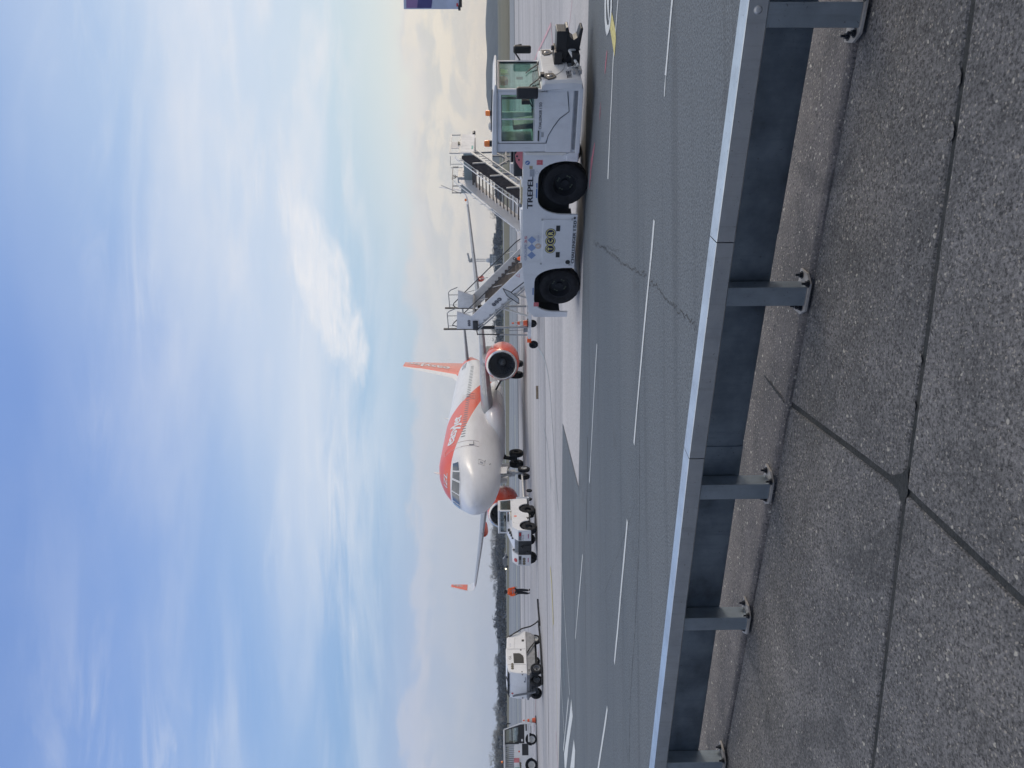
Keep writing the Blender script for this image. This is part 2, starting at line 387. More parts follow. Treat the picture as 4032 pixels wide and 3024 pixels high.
# ------------------------------------------------------------------ ground
RU = Vector((-.89476, .44655, 0)); RV = Vector((.44655, .89476, 0))     # along the guardrail / towards the road
def groundmat(name, c1, c2, rough, sc, streak=(1, 1, 1), rot=0, fine=90, fineamt=.25, bump=.5, pebbles=0, spots=None, bigamt=.5, joints=None):
    m = bpy.data.materials.new(name); m.use_nodes = True; t = NT(m.node_tree); b = t.n['Principled BSDF']
    co = t.new('ShaderNodeTexCoord').outputs['Object']
    mp = t.mapping(co, streak, (0, 0, rot))
    big = t.noise(mp, sc, 7, .6, .3)
    k = t.mix(t.math('MULTIPLY', t.maprange(big, .3, .7), 1.0), c1, c2)
    fn = t.noise(co, fine, 3, .7)
    k = t.mix(fineamt, k, t.ramp(fn, [(.3, (.0, .0, .0, 1)), (.5, (.5, .5, .5, 1)), (.72, (1, 1, 1, 1))]), 'OVERLAY')
    if pebbles:
        wv = t.new('ShaderNodeTexNoise'); t.put(wv.inputs['Vector'], co); wv.inputs['Scale'].default_value = 55; wv.inputs['Detail'].default_value = 2
        va = t.new('ShaderNodeVectorMath', operation='MULTIPLY_ADD'); t.put(va.inputs[0], wv.outputs[1]); va.inputs[1].default_value = (.022, .022, .022); t.put(va.inputs[2], co)
        cow = va.outputs[0]
        st_ = t.noise(co, 2.6, 7, .65, .6); k = t.mix(t.maprange(st_, .38, .62), k, t.mix(.35, k, (.035, .038, .040, 1)))
        for ps, col, lo in ((pebbles, (.52, .49, .43, 1), .17), (pebbles*2.2, (.36, .33, .29, 1), .26), (pebbles*1.5, (.04, .042, .045, 1), .22)):
            vo = t.new('ShaderNodeTexVoronoi'); t.put(vo.inputs['Vector'], cow); vo.inputs['Scale'].default_value = ps
            sp = t.sep(vo.outputs['Color'])
            f = t.math('MULTIPLY', t.maprange(t.math('SUBTRACT', vo.outputs['Distance'], t.math('MULTIPLY', sp[1], .16)), lo+.02, lo-.08), t.math('GREATER_THAN', sp[0], .70 if ps != pebbles else .90))
            k = t.mix(t.math('MULTIPLY', f, .75), k, col)
    if joints:
        gx, gy, wj = joints; s_ = t.sep(t.mapping(co, (1, 1, 1), (0, 0, rot)))
        for c_, g_ in ((s_[0], gx), (s_[1], gy)):
            fr = t.math('ABSOLUTE', t.math('SUBTRACT', t.math('FRACT', t.math('DIVIDE', c_, g_)), .5))
            k = t.mix(t.math('MULTIPLY', t.math('LESS_THAN', t.math('SUBTRACT', .5, fr), wj/g_), .45), k, (.10, .10, .105, 1))
    if pebbles:
        oi = t.new('ShaderNodeObjectInfo').outputs['Random']; lv = t.maprange(oi, 0, 1, .86, 1.12)
        k = t.mix(1.0, k, t.comb(lv, lv, lv), 'MULTIPLY')
        s1 = t.noise(co, .9, 8, .7, 1.2); k = t.mix(t.math('MULTIPLY', t.maprange(s1, .56, .66, smooth=True), .38), k, (.045, .047, .05, 1))
        s2 = t.noise(co, 5.5, 6, .7, .8); k = t.mix(t.math('MULTIPLY', t.maprange(s2, .66, .74), .5), k, (.30, .28, .25, 1))
    if name == 'road_asphalt':
        rm_ = t.mapping(co, (.10, 2.6, 1), (0, 0, radians(22)))
        t1 = t.noise(rm_, .9, 5, .6, .4); k = t.mix(t.math('MULTIPLY', t.maprange(t1, .54, .70, smooth=True), .34), k, (.06, .066, .074, 1))
        t2 = t.noise(co, .55, 7, .68, .9); k = t.mix(t.math('MULTIPLY', t.maprange(t2, .58, .68, smooth=True), .30), k, (.075, .08, .086, 1))
        t3 = t.noise(t.mapping(co, (1, 1, 1), (0, 0, 0), (5, 3, 0)), 1.9, 8, .75, 1.0); k = t.mix(t.math('MULTIPLY', t.maprange(t3, .64, .72), .32), k, (.24, .25, .26, 1))
    if name == 'apron_concrete':
        t1 = t.noise(t.mapping(co, (.07, 1.5, 1), (0, 0, radians(-9))), .7, 6, .65, .3); k = t.mix(t.math('MULTIPLY', t.maprange(t1, .52, .68, smooth=True), .42), k, (.17, .17, .185, 1))
        t2 = t.noise(co, .35, 8, .7, 1.0); k = t.mix(t.math('MULTIPLY', t.maprange(t2, .60, .70), .35), k, (.20, .195, .20, 1))
    t.put(b.inputs['Base Color'], k)
    b.inputs['Roughness'].default_value = rough; b.inputs['Specular IOR Level'].default_value = .35
    bp = t.new('ShaderNodeBump'); bp.inputs['Strength'].default_value = bump; bp.inputs['Distance'].default_value = .01
    t.put(bp.inputs['Height'], fn); t.l.new(bp.outputs[0], b.inputs['Normal'])
    return m
GM = {}
GM['field'] = groundmat('far_grass', (.075, .085, .045, 1), (.12, .11, .075, 1), .95, .02, fine=.5)
GM['strip'] = groundmat('dry_grass', (.15, .135, .095, 1), (.11, .115, .07, 1), .95, .03, (.3, 1, 1), fine=.7)
GM['taxi'] = groundmat('taxiway_asphalt', (.18, .20, .23, 1), (.26, .275, .30, 1), .75, .05, (.08, 1, 1), fine=2, fineamt=.1, bump=.1)
GM['apron'] = groundmat('apron_concrete', (.52, .505, .51, 1), (.35, .345, .355, 1), .8, .22, (.22, 1.3, 1), radians(4), fine=6, fineamt=.12, bump=.15)
GM['apron2'] = groundmat('newer_concrete', (.53, .51, .51, 1), (.44, .43, .43, 1), .8, .3, (.5, 1.3, 1), radians(15), fine=12, fineamt=.15, bump=.15)
GM['road'] = groundmat('road_asphalt', (.108, .128, .148, 1), (.146, .164, .182, 1), .8, .35, (.14, 1.2, 1), radians(19), fine=42, fineamt=.62, bump=.8)
GM['walk'] = groundmat('aggregate_concrete', (.128, .128, .134, 1), (.190, .182, .178, 1), .85, .55, fine=85, fineamt=.85, bump=1.0, pebbles=33)
GM['kerb'] = groundmat('kerb_concrete', (.19, .172, .165, 1), (.115, .108, .108, 1), .85, 2.5, (.5, 1.5, 1), radians(26), fine=80, fineamt=.45, bump=.9, pebbles=30)
GM['joint'] = groundmat('joint_filler', (.028, .032, .034, 1), (.055, .056, .056, 1), .9, 4, fine=60, fineamt=.4, bump=1.0)
GM['hill'] = groundmat('wooded_hill', (.022, .036, .045, 1), (.034, .050, .060, 1), .95, .012, fine=.08, fineamt=.4, bump=0)

def sheet(name, pts, z, m, kind='structure'):
    o = MB().poly([(p[0], p[1], z) for p in pts]).build(name, m, recalc=False)
    if o.data.polygons[0].normal.z < 0: o.data.flip_normals()
    o['kind'] = kind; return o
sheet('ground', [(-6000, -60), (6000, -60), (6000, 9000), (-6000, 9000)], -.30, GM['field'])
sheet('apron', [(-400, -20), (400, -20), (400, 74), (-400, 82)], -.02, GM['apron'])
sheet('grass_strip', [(-900, 330), G(2004, 2900, -.05), G(2005.5, 2200, -.05), G(2005, 1700, -.05), G(2006, 1000, -.05), G(2007, 100, -.05), (700, 40), (900, 290), G(1972, 100, -.05), G(1986, 1100, -.05), G(1991, 1700, -.05), G(1995, 2200, -.05), G(1997, 2900, -.05), (-900, 520)], -.05, GM['strip'])
sheet('taxiway', [(-700, 76), (700, 70), (700, 250), (-700, 330)], -.06, GM['taxi'])
sheet('service_road', [(-900, 196), (900, 205), (900, 216), (-900, 206)], -.08, GM['taxi'])
def band(name, x0, y0, x1, y1, wd, m, z):
    a = Vector((x0, y0)); b = Vector((x1, y1)); n = Vector((-(b-a).y, (b-a).x)).normalized()*wd/2
    return sheet(name, [a-n, b-n, b+n, a+n], z, m)
pale = mat('pale_edge_paint', (.42, .46, .48), .8, var=.2, vscale=.3)
pyel = mat('pale_yellow_line', (.50, .52, .34), .8, var=.2, vscale=.3)
dkb = mat('dark_seam', (.10, .105, .115), .85, var=.3, vscale=.2)
band('taxiway_line', -300, 110, 300, 117, 1.5, pale, -.050)
band('taxiway_line', -110, 94.6, -4, 96.4, 1.3, pyel, -.050)
band('taxiway_line', -4, 96.4, 200, 99.5, .7, pale, -.050)
band('taxiway_line', -300, 82, 300, 86, .6, pale, -.050)
band('taxiway_line', -300, 124.5, 300, 134.5, 1.4, pale, -.050)
band('apron_seam', -300, 79.0, 300, 75, 1.8, dkb, -.012)
band('apron_seam', -300, 60, 300, 65, .5, dkb, -.012)
band('apron_seam', -80, 31.7, 80, 31.5, .10, dkb, -.012)

# road surface with its wedge-shaped edge
e = [G(2318, 0), G(2289, 1384), G(2278, 1922), G(2215, 1665), G(2210, 2500), G(2200, 3024)]
right_end = e[0] + (e[0]-e[1]).normalized()*30; left_end = e[5] + (e[5]-e[4]).normalized()*60
far_l = Vector((-75, left_end.y, 0))
near = lambda t, v=.62: Vector((1.56*.98, 3.39*.98, 0)) + RU*t + RV*v
sheet('road', [near(-40), near(-3), near(0), near(4), near(12), near(80), Vector((-110, 44, 0)), left_end]+[e[5], e[4], e[3], e[2], e[1], e[0], right_end], .002, GM['road'])
sheet('concrete_lane', [e[2]+Vector((0, .02, 0)), e[1], e[0], right_end, right_end+Vector((0, 6.0, 0)), G(2213, 0), G(2215, 1665)], -.010, GM['apron2'])

def mark(pts, wd, m, name='road_marking', z=.007, ragged=.012, spacing=.35):
    """painted line following photographed points on the level road"""
    P_ = [G(*p) for p in pts] if len(pts[0]) == 2 else [Vector(p) for p in pts]
    Q = [P_[0]]
    for a, b in zip(P_, P_[1:]):
        n = max(1, int((b-a).length/spacing))
        for i in range(1, n+1): Q.append(a.lerp(b, i/n))
    mb = MB(); L = []
    for i, q in enumerate(Q):
        d = (Q[min(i+1, len(Q)-1)]-Q[max(i-1, 0)]).normalized(); nn = Vector((-d.y, d.x, 0))
        ww = wd(i/(len(Q)-1)) if callable(wd) else wd
        L.append((mb.V(Vector((q.x, q.y, z))+nn*(ww/2+random.uniform(-ragged, ragged))), mb.V(Vector((q.x, q.y, z))-nn*(ww/2+random.uniform(-ragged, ragged)))))
    for a, b in zip(L, L[1:]): mb.face([a[1], b[1], b[0], a[0]])
    o = mb.build(name, m, recalc=False); o['kind'] = 'structure'
    if o.data.polygons[0].normal.z < 0: o.data.flip_normals()
    return o
def patchm(pts, m, z=.007, name='road_marking'):
    return sheet(name, [G(*p) for p in pts], z, m)
wm, ym, tm, rm, pm = M['white_mark'], M['yellow_mark'], M['teal_mark'], M['red_mark'], M['pink_mark']
mark([(2665, -150), (2649, 0), (2636, 150), (2623, 297)], .085, wm, ragged=.010, spacing=.15)
mark([(2623, 299), (2618, 380)], .035, wm, ragged=.012, spacing=.1)
mark([(2577, 866), (2566, 1000), (2519, 1500), (2498, 1748)], .085, wm)
mark([(2472, 2050), (2421, 2612)], .095, wm)
mark([(2393, 2788), (2357, 3024), (2340, 3140)], .10, wm)
mark([(2445, -120), (2435, 0), (2416, 240), (2395, 705)], .085, wm)
mark([(2352, 1355), (2343, 1500), (2322, 1900)], .085, wm)
mark([(2295, 2185), (2286, 2290), (2266, 2515)], .085, wm)
mark([(2212, 2210), (2217, 2300), (2231, 2540), (2244, 2736)], .07, wm)
mark([(2206, 2510), (2209, 2667), (2222, 2889)], .08, wm)
mark([(2239, 2750), (2219, 2955)], .10, wm)
mark([(2217, 2590), (2223, 2700)], .05, tm)
patchm([(2250.4, 2752), (2256, 2820), (2239.5, 2933), (2230.7, 3024), (2224.2, 3024), (2222, 2968), (2244, 2815)], wm)
patchm([(2260.4, 2911), (2265.6, 2955), (2262.6, 3024), (2246, 3024)], wm)
mark([(2115, 1367), (2128, 1385), (2139, 1405), (2150, 1440), (2159, 1490), (2166, 1560), (2172, 1660), (2178, 1750), (2188, 1900), (2196, 2010)], .11, pale, z=-.008, spacing=.5)
mark([(2140, 1690), (2152, 1735), (2160, 1810), (2168, 1930)], .09, pale, z=-.008, spacing=.5)
mark([(2045, 1480), (2056, 1580), (2065, 1700), (2072, 1790)], .16, pale, z=-.008, spacing=1)
mark([(2166, 2235), (2171, 2300), (2174, 2370), (2178, 2460)], .26, ym, z=-.008, spacing=.5)
mark([(2174, 2440), (2185, 2600), (2193, 2800), (2200, 3024)], .05, ym, z=-.008, spacing=.5)
mark([(2188, 2880), (2196, 3030)], .10, pm, z=-.006)
mark([(2120, 2560), (2112, 2700), (2102, 2880)], .13, pm, z=-.008)
mark([(2168, 95), (2147, 142), (2119, 200), (2100, 250)], .14, pm, z=-.006)
mark([(2168, 95), (2176, 190)], .09, pm, z=-.006)
mark([(2252, 0), (2242, 90), (2236, 160)], .05, pm, z=-.006)
mark([(2262, 60), (2265, 140)], .06, pale, z=-.006)
mark([(2392, 200), (2388, 235), (2383, 290)], lambda t: .03+.09*sin(pi*t), rm, ragged=.02, spacing=.1)
mark([(2366, 400), (2362, 480)], lambda t: .02+.06*sin(pi*t), rm, ragged=.02, spacing=.1)
mark([(2344, 560), (2330, 640), (2322, 745)], lambda t: .04+.13*sin(pi*t), rm, ragged=.03, spacing=.1)
patchm([(2410.5, 45), (2425, 118), (2427, 154), (2421.5, 224), (2404, 113)], ym, z=.0085)
# painted speed roundel, seen from the side: two rings of white and a worn tip
patchm([(2384, -60), (2390.5, -60), (2389.5, 30), (2390, 70), (2394, 98), (2400, 97), (2404, 60), (2407, 20), (2408, -60), (2413, -60), (2412.5, 30), (2405, 105), (2399, 128), (2392, 141), (2387, 120), (2383.5, 80), (2383, 20)], wm, z=.0125)
patchm([(2394, -60), (2402, -60), (2400, 20), (2400.5, 60), (2401.5, 82), (2399, 76), (2395, 40), (2393, 10)], wm, z=.0125)
# cracks and seams in the asphalt
def crack(pts, wd, z=.006, jag=.03, m=M['tar'], step=.08):
    P_ = [G(*p) for p in pts]; Q = []
    for a, b in zip(P_, P_[1:]):
        n = max(2, int((b-a).length/step))
        for i in range(n):
            q = a.lerp(b, i/n); Q.append(q + Vector((random.uniform(-jag, jag), random.uniform(-jag, jag), 0)))
    mb = MB(); L = []
    for i, q in enumerate(Q):
        d = (Q[min(i+1, len(Q)-1)]-Q[max(i-1, 0)]).normalized(); nn = Vector((-d.y, d.x, 0)); ww = wd*random.uniform(.3, 1.3)
        L.append((mb.V((q.x+nn.x*ww, q.y+nn.y*ww, z)), mb.V((q.x-nn.x*ww, q.y-nn.y*ww, z))))
    for a, b in zip(L, L[1:]): mb.face([a[1], b[1], b[0], a[0]])
    o = mb.build('road_crack', m, recalc=False); o['kind'] = 'structure'
cz = lambda px, py: (1900+.904*px, .904*py)
crack([cz(*p) for p in ((485, 1055), (540, 1090), (600, 1140), (650, 1172), (708, 1195), (718, 1215))], .009, jag=.045, step=.05)
crack([cz(*p) for p in ((728, 1235), (762, 1240), (770, 1262), (812, 1312), (850, 1352), (872, 1372), (905, 1398), (945, 1445))], .007, jag=.04, step=.05)
crack([cz(*p) for p in ((520, 1070), (560, 1082), (600, 1100))], .004)
crack([(2512, 1500), (2516, 1640), (2520, 1900), (2516, 2180), (2500, 2500), (2482, 2750), (2478, 3024)], .007, jag=.012)
crack([(2306, 2300), (2303, 2600), (2312, 3000)], .006, jag=.01)
crack([(2488, 1850), (2500, 1990), (2380, 2340), (2420, 2560)], .003, jag=.01)
crack([(2315, 1720), (2312, 1930), (2308, 2150)], .02, jag=.01, step=.3)

# ------------------------------------------------------------------ walkway slabs
ZW = .30
J = G(3560, 1930, ZW); J.z = 0
jr = G(3825, 0, ZW); jl = G(3430, 3024, ZW); jn = G(4032, 2380, ZW); jf = G(2960, 1480, ZW)
k0 = G(3378, 154, ZW); k1 = G(2867, 2900, ZW)
for v_ in (jr, jl, jn, jf, k0, k1): v_.z = 0
KD = (k1-k0).normalized(); KV = Vector((-KD.y, KD.x, 0)); KV = KV if KV.y > 0 else -KV
def inter(p, d, q, e_):
    det = d.x*(-e_.y)+e_.x*d.y; r = q-p
    return p + d*((r.x*(-e_.y)+e_.x*r.y)/det)
dr, dl, dn, df = (jr-J).normalized(), (jl-J).normalized(), (jn-J).normalized(), (jf-J).normalized()
Kc = inter(J, df, k0, KD)
def slab(corners, name='walkway'):
    """concrete slab with slightly ragged, rounded-off edges"""
    g = .014; n = len(corners); c = sum(corners, Vector())/n; pts = []
    lines = []
    for i in range(n):
        a, b = corners[i], corners[(i+1) % n]; d = (b-a).normalized(); nn = Vector((-d.y, d.x, 0))
        if nn.dot(c-a) < 0: nn = -nn
        lines.append((a+nn*g, d, nn))
    cs = [inter(lines[i-1][0], lines[i-1][1], lines[i][0], lines[i][1]) for i in range(n)]
    for i in range(n):
        a, b = cs[i], cs[(i+1) % n]; L = (b-a).length; k = int(L/.03)
        for j in range(k):
            q = a.lerp(b, j/k); s_ = noise.noise(Vector((q.x*16, q.y*16, i)))*.0010 + noise.noise(Vector((q.x*3, q.y*3, i+9)))*.003
            pts.append(q + lines[i][2]*s_ if j else q)
    mb = MB()
    def ring(off, z):
        out = []
        for i, q in enumerate(pts):
            d = (pts[(i+1) % len(pts)]-pts[i-1]).normalized(); nn = Vector((-d.y, d.x, 0))
            if nn.dot(c-q) < 0: nn = -nn
            out.append(mb.V((q.x+nn.x*off, q.y+nn.y*off, z)))
        return out
    A = ring(0, ZW-.045); B = ring(.0, ZW-.010); C_ = ring(.006, ZW-.002); D_ = ring(.016, ZW)
    for a, b in ((A, B), (B, C_), (C_, D_)):
        for i in range(len(a)): mb.face([a[i], a[(i+1) % len(a)], b[(i+1) % len(a)], b[i]])
    mb.face(D_)
    o = mb.build(name, GM['walk']); o['kind'] = 'structure'
    return o
kR = k0 - KD*9; kL = k1 + KD*40
kR += KV*.010; kL += KV*.010; Kc += KV*.010
slab([J, J+dr*9, kR, Kc])
slab([J, Kc, kL, J+dl*40])
slab([J, J+dl*40, J+dl*40+dn*8, J+dn*6])
slab([J, J+dn*6, J+dr*9+dn*5, J+dr*9])
# filled joint between the slabs
sheet('joint_filler', [kR+dr*2-KV*9, kR+dr*2+KV*.2, kL+KV*.2, kL+dl*3-KV*12], ZW-.009, GM['joint'])
sheet('joint_filler', [J+dr*.10-df*.010, J+dr*.06+df*.030, J+dr*.022+df*.10, J+df*.15, J-dr*.018+df*.05, J-dr*.05+df*.015, J-dr*.055-df*.014, J-df*.030], ZW+.0015, GM['joint'])
# kerb the guardrail stands on
mb = MB(); ts = [-9+i*.06 for i in range(int(24/.06))] + [16, 45]
prof = [(-.003, ZW-.02), (-.002, ZW+.008), (.012, ZW+.019), (.04, ZW+.020), (.10, ZW+.014), (.25, ZW+.017), (.62, ZW+.034), (.66, ZW+.006), (.67, .0)]
rings = []
for t in ts:
    q = k0+KD*t; ring = []
    for j, (v_, z_) in enumerate(prof):
        rr = noise.noise(Vector((t*5, j*.3, 0)))*.006 if j < 4 else 0
        ring.append(Vector((q.x, q.y, 0))+KV*(v_+rr)+Vector((0, 0, z_+rr*.3)))
    rings.append(ring)
mb.loft(rings, caps=False, close=False); o = mb.build('kerb', GM['kerb'], smooth=50); o['kind'] = 'structure'
if o.data.polygons[len(o.data.polygons)//2].normal.z < 0: o.data.flip_normals()
crack_pts = []
# cracks across the kerb where the slab joint meets it
def zstrip(p, q, wd, z, m, name):
    d = (q-p); n = int(d.length/.02); dd = d.normalized(); nn = Vector((-dd.y, dd.x, 0)); mb = MB(); L = []
    for i in range(n+1):
        c = p+d*i/n+nn*random.uniform(-.004, .004); ww = wd*random.uniform(.4, 1.5)
        L.append((mb.V((c.x+nn.x*ww, c.y+nn.y*ww, z)), mb.V((c.x-nn.x*ww, c.y-nn.y*ww, z))))
    for a, b in zip(L, L[1:]): mb.face([a[1], b[1], b[0], a[0]])
    o = mb.build(name, m, recalc=False); o['kind'] = 'structure'
zstrip(Kc+KV*.02, Kc+KV*.62+df*.02, .006, ZW+.0225, GM['joint'], 'joint_filler')
# ------------------------------------------------------------------ guardrail
GS = (CH-ZW)/1.65
gr = thing('guardrail', 'grey galvanised steel guardrail bolted along the edge of the walkway', 'guardrail', (k0.x, k0.y, ZW), math.atan2(KD.y, KD.x), scale=GS)
SGN = 1 if KV.dot(Vector((-KD.y, KD.x, 0))) > 0 else -1
def goff(t):
    K_ = [(-12, -.32), (-2.5, -.075), (-.3, .0), (.93, .045), (2.22, .062), (4.9, -.005), (8, -.11), (14, -.45), (24, -1.2)]
    for (a, u_), (b, v_) in zip(K_, K_[1:]):
        if t <= b: return u_+(v_-u_)*(t-a)/(b-a)
    return K_[-1][1]
def gp(t, v_, z_): return Vector((t, SGN*(v_+goff(t)), z_))
for a, b in ((-12, -2.5), (-2.5, .925), (.931, 2.215), (2.221, 5.6), (5.606, 9), (9.006, 14), (14.006, 24)):
    mb = MB()
    prof = [(-.100, .462), (-.100, .548), (-.098, .550), (.028, .550), (.030, .548), (.030, .462), (.022, .455), (-.092, .455)]
    ts_ = [a, b]; mb.loft([[gp(t, v_, z_) for v_, z_ in prof] for t in ts_])
    rail = mb.build('top_rail', M['galv'], gr)
    mb = MB(); prof = [(.034, .456), (.034, .222), (.048, .188), (.053, .190), (.040, .224), (.040, .456)]
    alt_ = .007 if a in (.931, 5.606, 14.006) else 0
    mb.loft([[gp(t, v_+alt_, z_) for v_, z_ in prof] for t in (a-.012*(alt_ > 0), b+.02*(alt_ > 0))]); mb.build('rail_panel', M['galvd'], gr, smooth=30)
    mb = MB(); mb.loft([[gp(t, v_, z_) for v_, z_ in ((-.103, .459), (-.103, .546), (-.094, .5535), (.024, .5535), (.0335, .546), (.0335, .459))] for t in (b-.035, b+.0025)], caps=False, close=False)
    mb.bm.free()
for t in (-9, -6.5, -4, -1.45, -.10, 1.23, 2.47, 3.50, 4.87, 6.1, 7.4, 8.7, 10, 12, 14, 16):
    mb = MB(); hw = .052
    mb.loft([[gp(t-hw, -.075, z), gp(t+hw, -.075, z), gp(t+hw, .028, z), gp(t-hw, .028, z)] for z in (.034, .4545)])
    post = mb.build('post', M['postm'], gr, bevel=.004)
    if -2 < t < 9:
        mb = MB(); pl = [(-.115, .055), (-.115, -.035), (-.075, -.092), (.075, -.092), (.115, -.035), (.115, .055)]
        mb.loft([[gp(t+x_, y_, z) for x_, y_ in pl] for z in (.0215, .0335)])
        bp_ = mb.build('base_plate', M['plate'], post)
        for bx, by in ((-.088, .022), (.088, .022), (-.072, -.078), (.074, -.040)):
            mb = MB(); c = gp(t+bx, by, 0)
            mb.lathe([(0, .034), (.021, .034), (.021, .0365), (.0, .0365)], c, (0, 0, 1), 16)
            mb.lathe([(0, .037), (.0145, .037), (.0145, .050), (.0, .050)], c, (0, 0, 1), 6)
            mb.lathe([(0, .050), (.0065, .050), (.0065, .068), (.0, .069)], c, (0, 0, 1), 10)
            mb.build('bolt', M['rim'], post)
for t in (-.12,):
    mb = MB(); c = gp(t, -.100, .505); mb.lathe([(0, 0), (.019, 0), (.019, .003), (.012, .012), (0, .014)], c, (0, -SGN, 0), 18); mb.build('rail_bolt', M['lgrey'], gr, smooth=40)

# ------------------------------------------------------------------ wheels
def wheel(parent, c, r, wd, ax=(0, 1, 0), rim=M['rim'], nuts=False, rr=.55, name='wheel', outer=-1, hub=M['rim']):
    """c centre; ax axle direction; outer: sign of the visible side along the axle"""
    c = Vector(c); A = Vector(ax)*outer; h = wd/2
    mb = MB(); mb.lathe([(r*rr, -h*.8), (r*.80, -h), (r*.95, -h*.85), (r, -h*.5), (r, h*.5), (r*.95, h*.85), (r*.80, h), (r*.66, h*.93), (r*rr, h*.8), (r*rr, -h*.8)], c, A, 40, caps=False)
    for k in range(int(18)):                          # tread blocks
        a = 2*pi*k/18; up = Vector((0, 0, 1)); u = A.cross(up).normalized(); v = u.cross(A)
        d = u*cos(a)+v*sin(a); tt = A.cross(d)
        for s_ in (-1, 1):
            q = c+d*(r*1.004)+A*(s_*h*.32)
            mb.hexa([q+(-d*.02-tt*r*.09-A*h*.25)*1, q+(-d*.02+tt*r*.09-A*h*.25), q+(-d*.02+tt*r*.09+A*h*.25), q+(-d*.02-tt*r*.09+A*h*.25), q+(d*.003-tt*r*.08-A*h*.22), q+(d*.003+tt*r*.08-A*h*.22), q+(d*.003+tt*r*.08+A*h*.22), q+(d*.003-tt*r*.08+A*h*.22)])
    w_ = mb.build(name, M['rubber'], parent, smooth=35)
    mb = MB(); mb.lathe([(0, h*.30), (r*.16, h*.34), (r*.18, h*.08), (r*.42, h*.02), (r*(rr-.06), h*.55), (r*(rr-.03), h*.84), (r*(rr+.005), h*.86), (r*(rr+.005), h*.5), (r*rr, -h*.7), (0, -h*.7)], c, A, 36, caps=False)
    mb.build('rim', rim, w_, smooth=30)
    if nuts:
        mb = MB(); up = Vector((0, 0, 1)); u = A.cross(up).normalized(); v = u.cross(A)
        for a in range(4):
            for k, s_ in ((0, -.2), (1, .2)):
                an = 2*pi*a/4+s_+.5; q = c+(u*cos(an)+v*sin(an))*r*.33+A*h*.2
                disc(mb, q, u, v, r*.036, 10, r*.020)
            a0 = 2*pi*a/4-.13+.5; a1 = 2*pi*a/4+.13+.5
            mb.bar(c+(u*cos(a0)+v*sin(a0))*r*.33+A*h*.2, c+(u*cos(a1)+v*sin(a1))*r*.33+A*h*.2, .006)
            mb.build('nut_pointer', M['nutp'], w_); mb = MB()
        mb.bm.free()
    return w_

# ------------------------------------------------------------------ big tow tractor
tt_loc = G(2315, 738)
TT = thing('tow_tractor', 'large white aircraft tow tractor with raised cab parked on the asphalt road edge', 'tow tractor', (tt_loc.x, tt_loc.y, 0), math.atan2(-.663, .749), scale=.98)
def arch(xf, xr, zt0, x1, x2, side_bot_f, side_bot_r, f_mid, r_mid):
    """points of a wheel opening from its front foot to its rear foot"""
    o = [(xf, side_bot_f)]
    import itertools
    n = 7
    for i in range(n+1):
        a = i/n*pi/2; o.append((x1+(f_mid[0]-x1)*cos(a)**.9, f_mid[1]+(zt0-f_mid[1])*sin(a)**1.1))
    for i in range(n+1):
        a = (1-i/n)*pi/2; o.append((x2+(r_mid[0]-x2)*cos(a)**.9, r_mid[1]+(zt0-r_mid[1])*sin(a)**1.1))
    o.append((xr, side_bot_r)); return o
side = [(2.09, .24), (.80, .24), (.62, .24)] + arch(.60, -.65, 1.075, .22, -.26, .29, .23, (.60, .50), (-.645, .52)) + [(-.66, .18), (-2.03, .18)] + \
       arch(-2.035, -3.295, 1.095, -2.42, -2.93, .48, .27, (-2.04, .50), (-3.285, .6)) + [(-3.44, .27), (-3.44, 1.08), (-3.27, 1.21), (-2.6, 1.325), (-1.9, 1.40), (.80, 1.40), (.80, .95), (2.09, .95)]
side.reverse()
from mathutils.geometry import tessellate_polygon
def plate(mb, pts, y0, y1):
    """concave outline in xz, extruded along y"""
    A = [mb.V((a, y0, b)) for a, b in pts]; B = [mb.V((a, y1, b)) for a, b in pts]; n = len(pts)
    for t in tessellate_polygon([[Vector((a, b, 0)) for a, b in pts]]):
        mb.face([A[i] for i in t]); mb.face([B[i] for i in reversed(t)])
    for i in range(n): mb.face([A[i], B[i], B[(i+1) % n], A[(i+1) % n]])
    bmesh.ops.dissolve_limit(mb.bm, angle_limit=.01, verts=mb.bm.verts, edges=mb.bm.edges)
    return mb
mb = MB(); plate(mb, side, 0, .05); body = mb.build('body', M['white'], TT, bevel=.012)
mb = MB(); plate(mb, side, 1.95, 2.0); mb.build('far_side_panel', M['white'], TT)
up_ = [(-3.43, 1.115), (-3.43, 1.075), (-3.26, 1.195), (-2.6, 1.31), (-1.9, 1.385), (.78, 1.385), (.78, 1.115)]
mb = MB(); mb.prism(up_, .052, 1.948); mb.build('deck', M['white2'], TT)
mb = MB(); mb.box((-3.3, .42, .34), (2.0, 1.58, 1.11)); mb.box((-2.0, .06, .30), (-.72, .42, 1.11)); mb.box((-3.43, .06, .45), (-3.36, 1.94, 1.1)); mb.build('underframe', M['dark'], TT)
for x_, s_ in ((-.72, 1), (.57, -1), (-3.28, 1), (-2.1, -1)):
    pass
for x_ in (0.03, -2.62):
    wheel(TT, (x_, .20, .49), .49, .34, nuts=True, rr=.56)
    wheel(TT, (x_, 1.80, .49), .49, .34, outer=1, rr=.56)
# sills under the cab
mb = MB(); mb.box((.80, -.05, .24), (2.12, -.003, .33)); mb.build('step_sill', M['white'], TT, bevel=.01)
mb = MB(); mb.box((.86, -.02, .345), (2.08, -.003, .40)); mb.build('step_recess', M['grey'], TT)
# flared trim behind the cab
mb = MB(); mb.prism([(.60, .26), (.80, .26), (.80, .40), (.745, .60), (.74, .50), (.62, .50)], -.05, -.003); mb.build('fender_flare', M['white'], TT, bevel=.01)
mb = MB(); mb.prism([(.74, .50), (.80, .52), (.80, 1.36), (.745, 1.36)], -.025, -.003); mb.build('corner_trim', M['cream'], TT, bevel=.005)
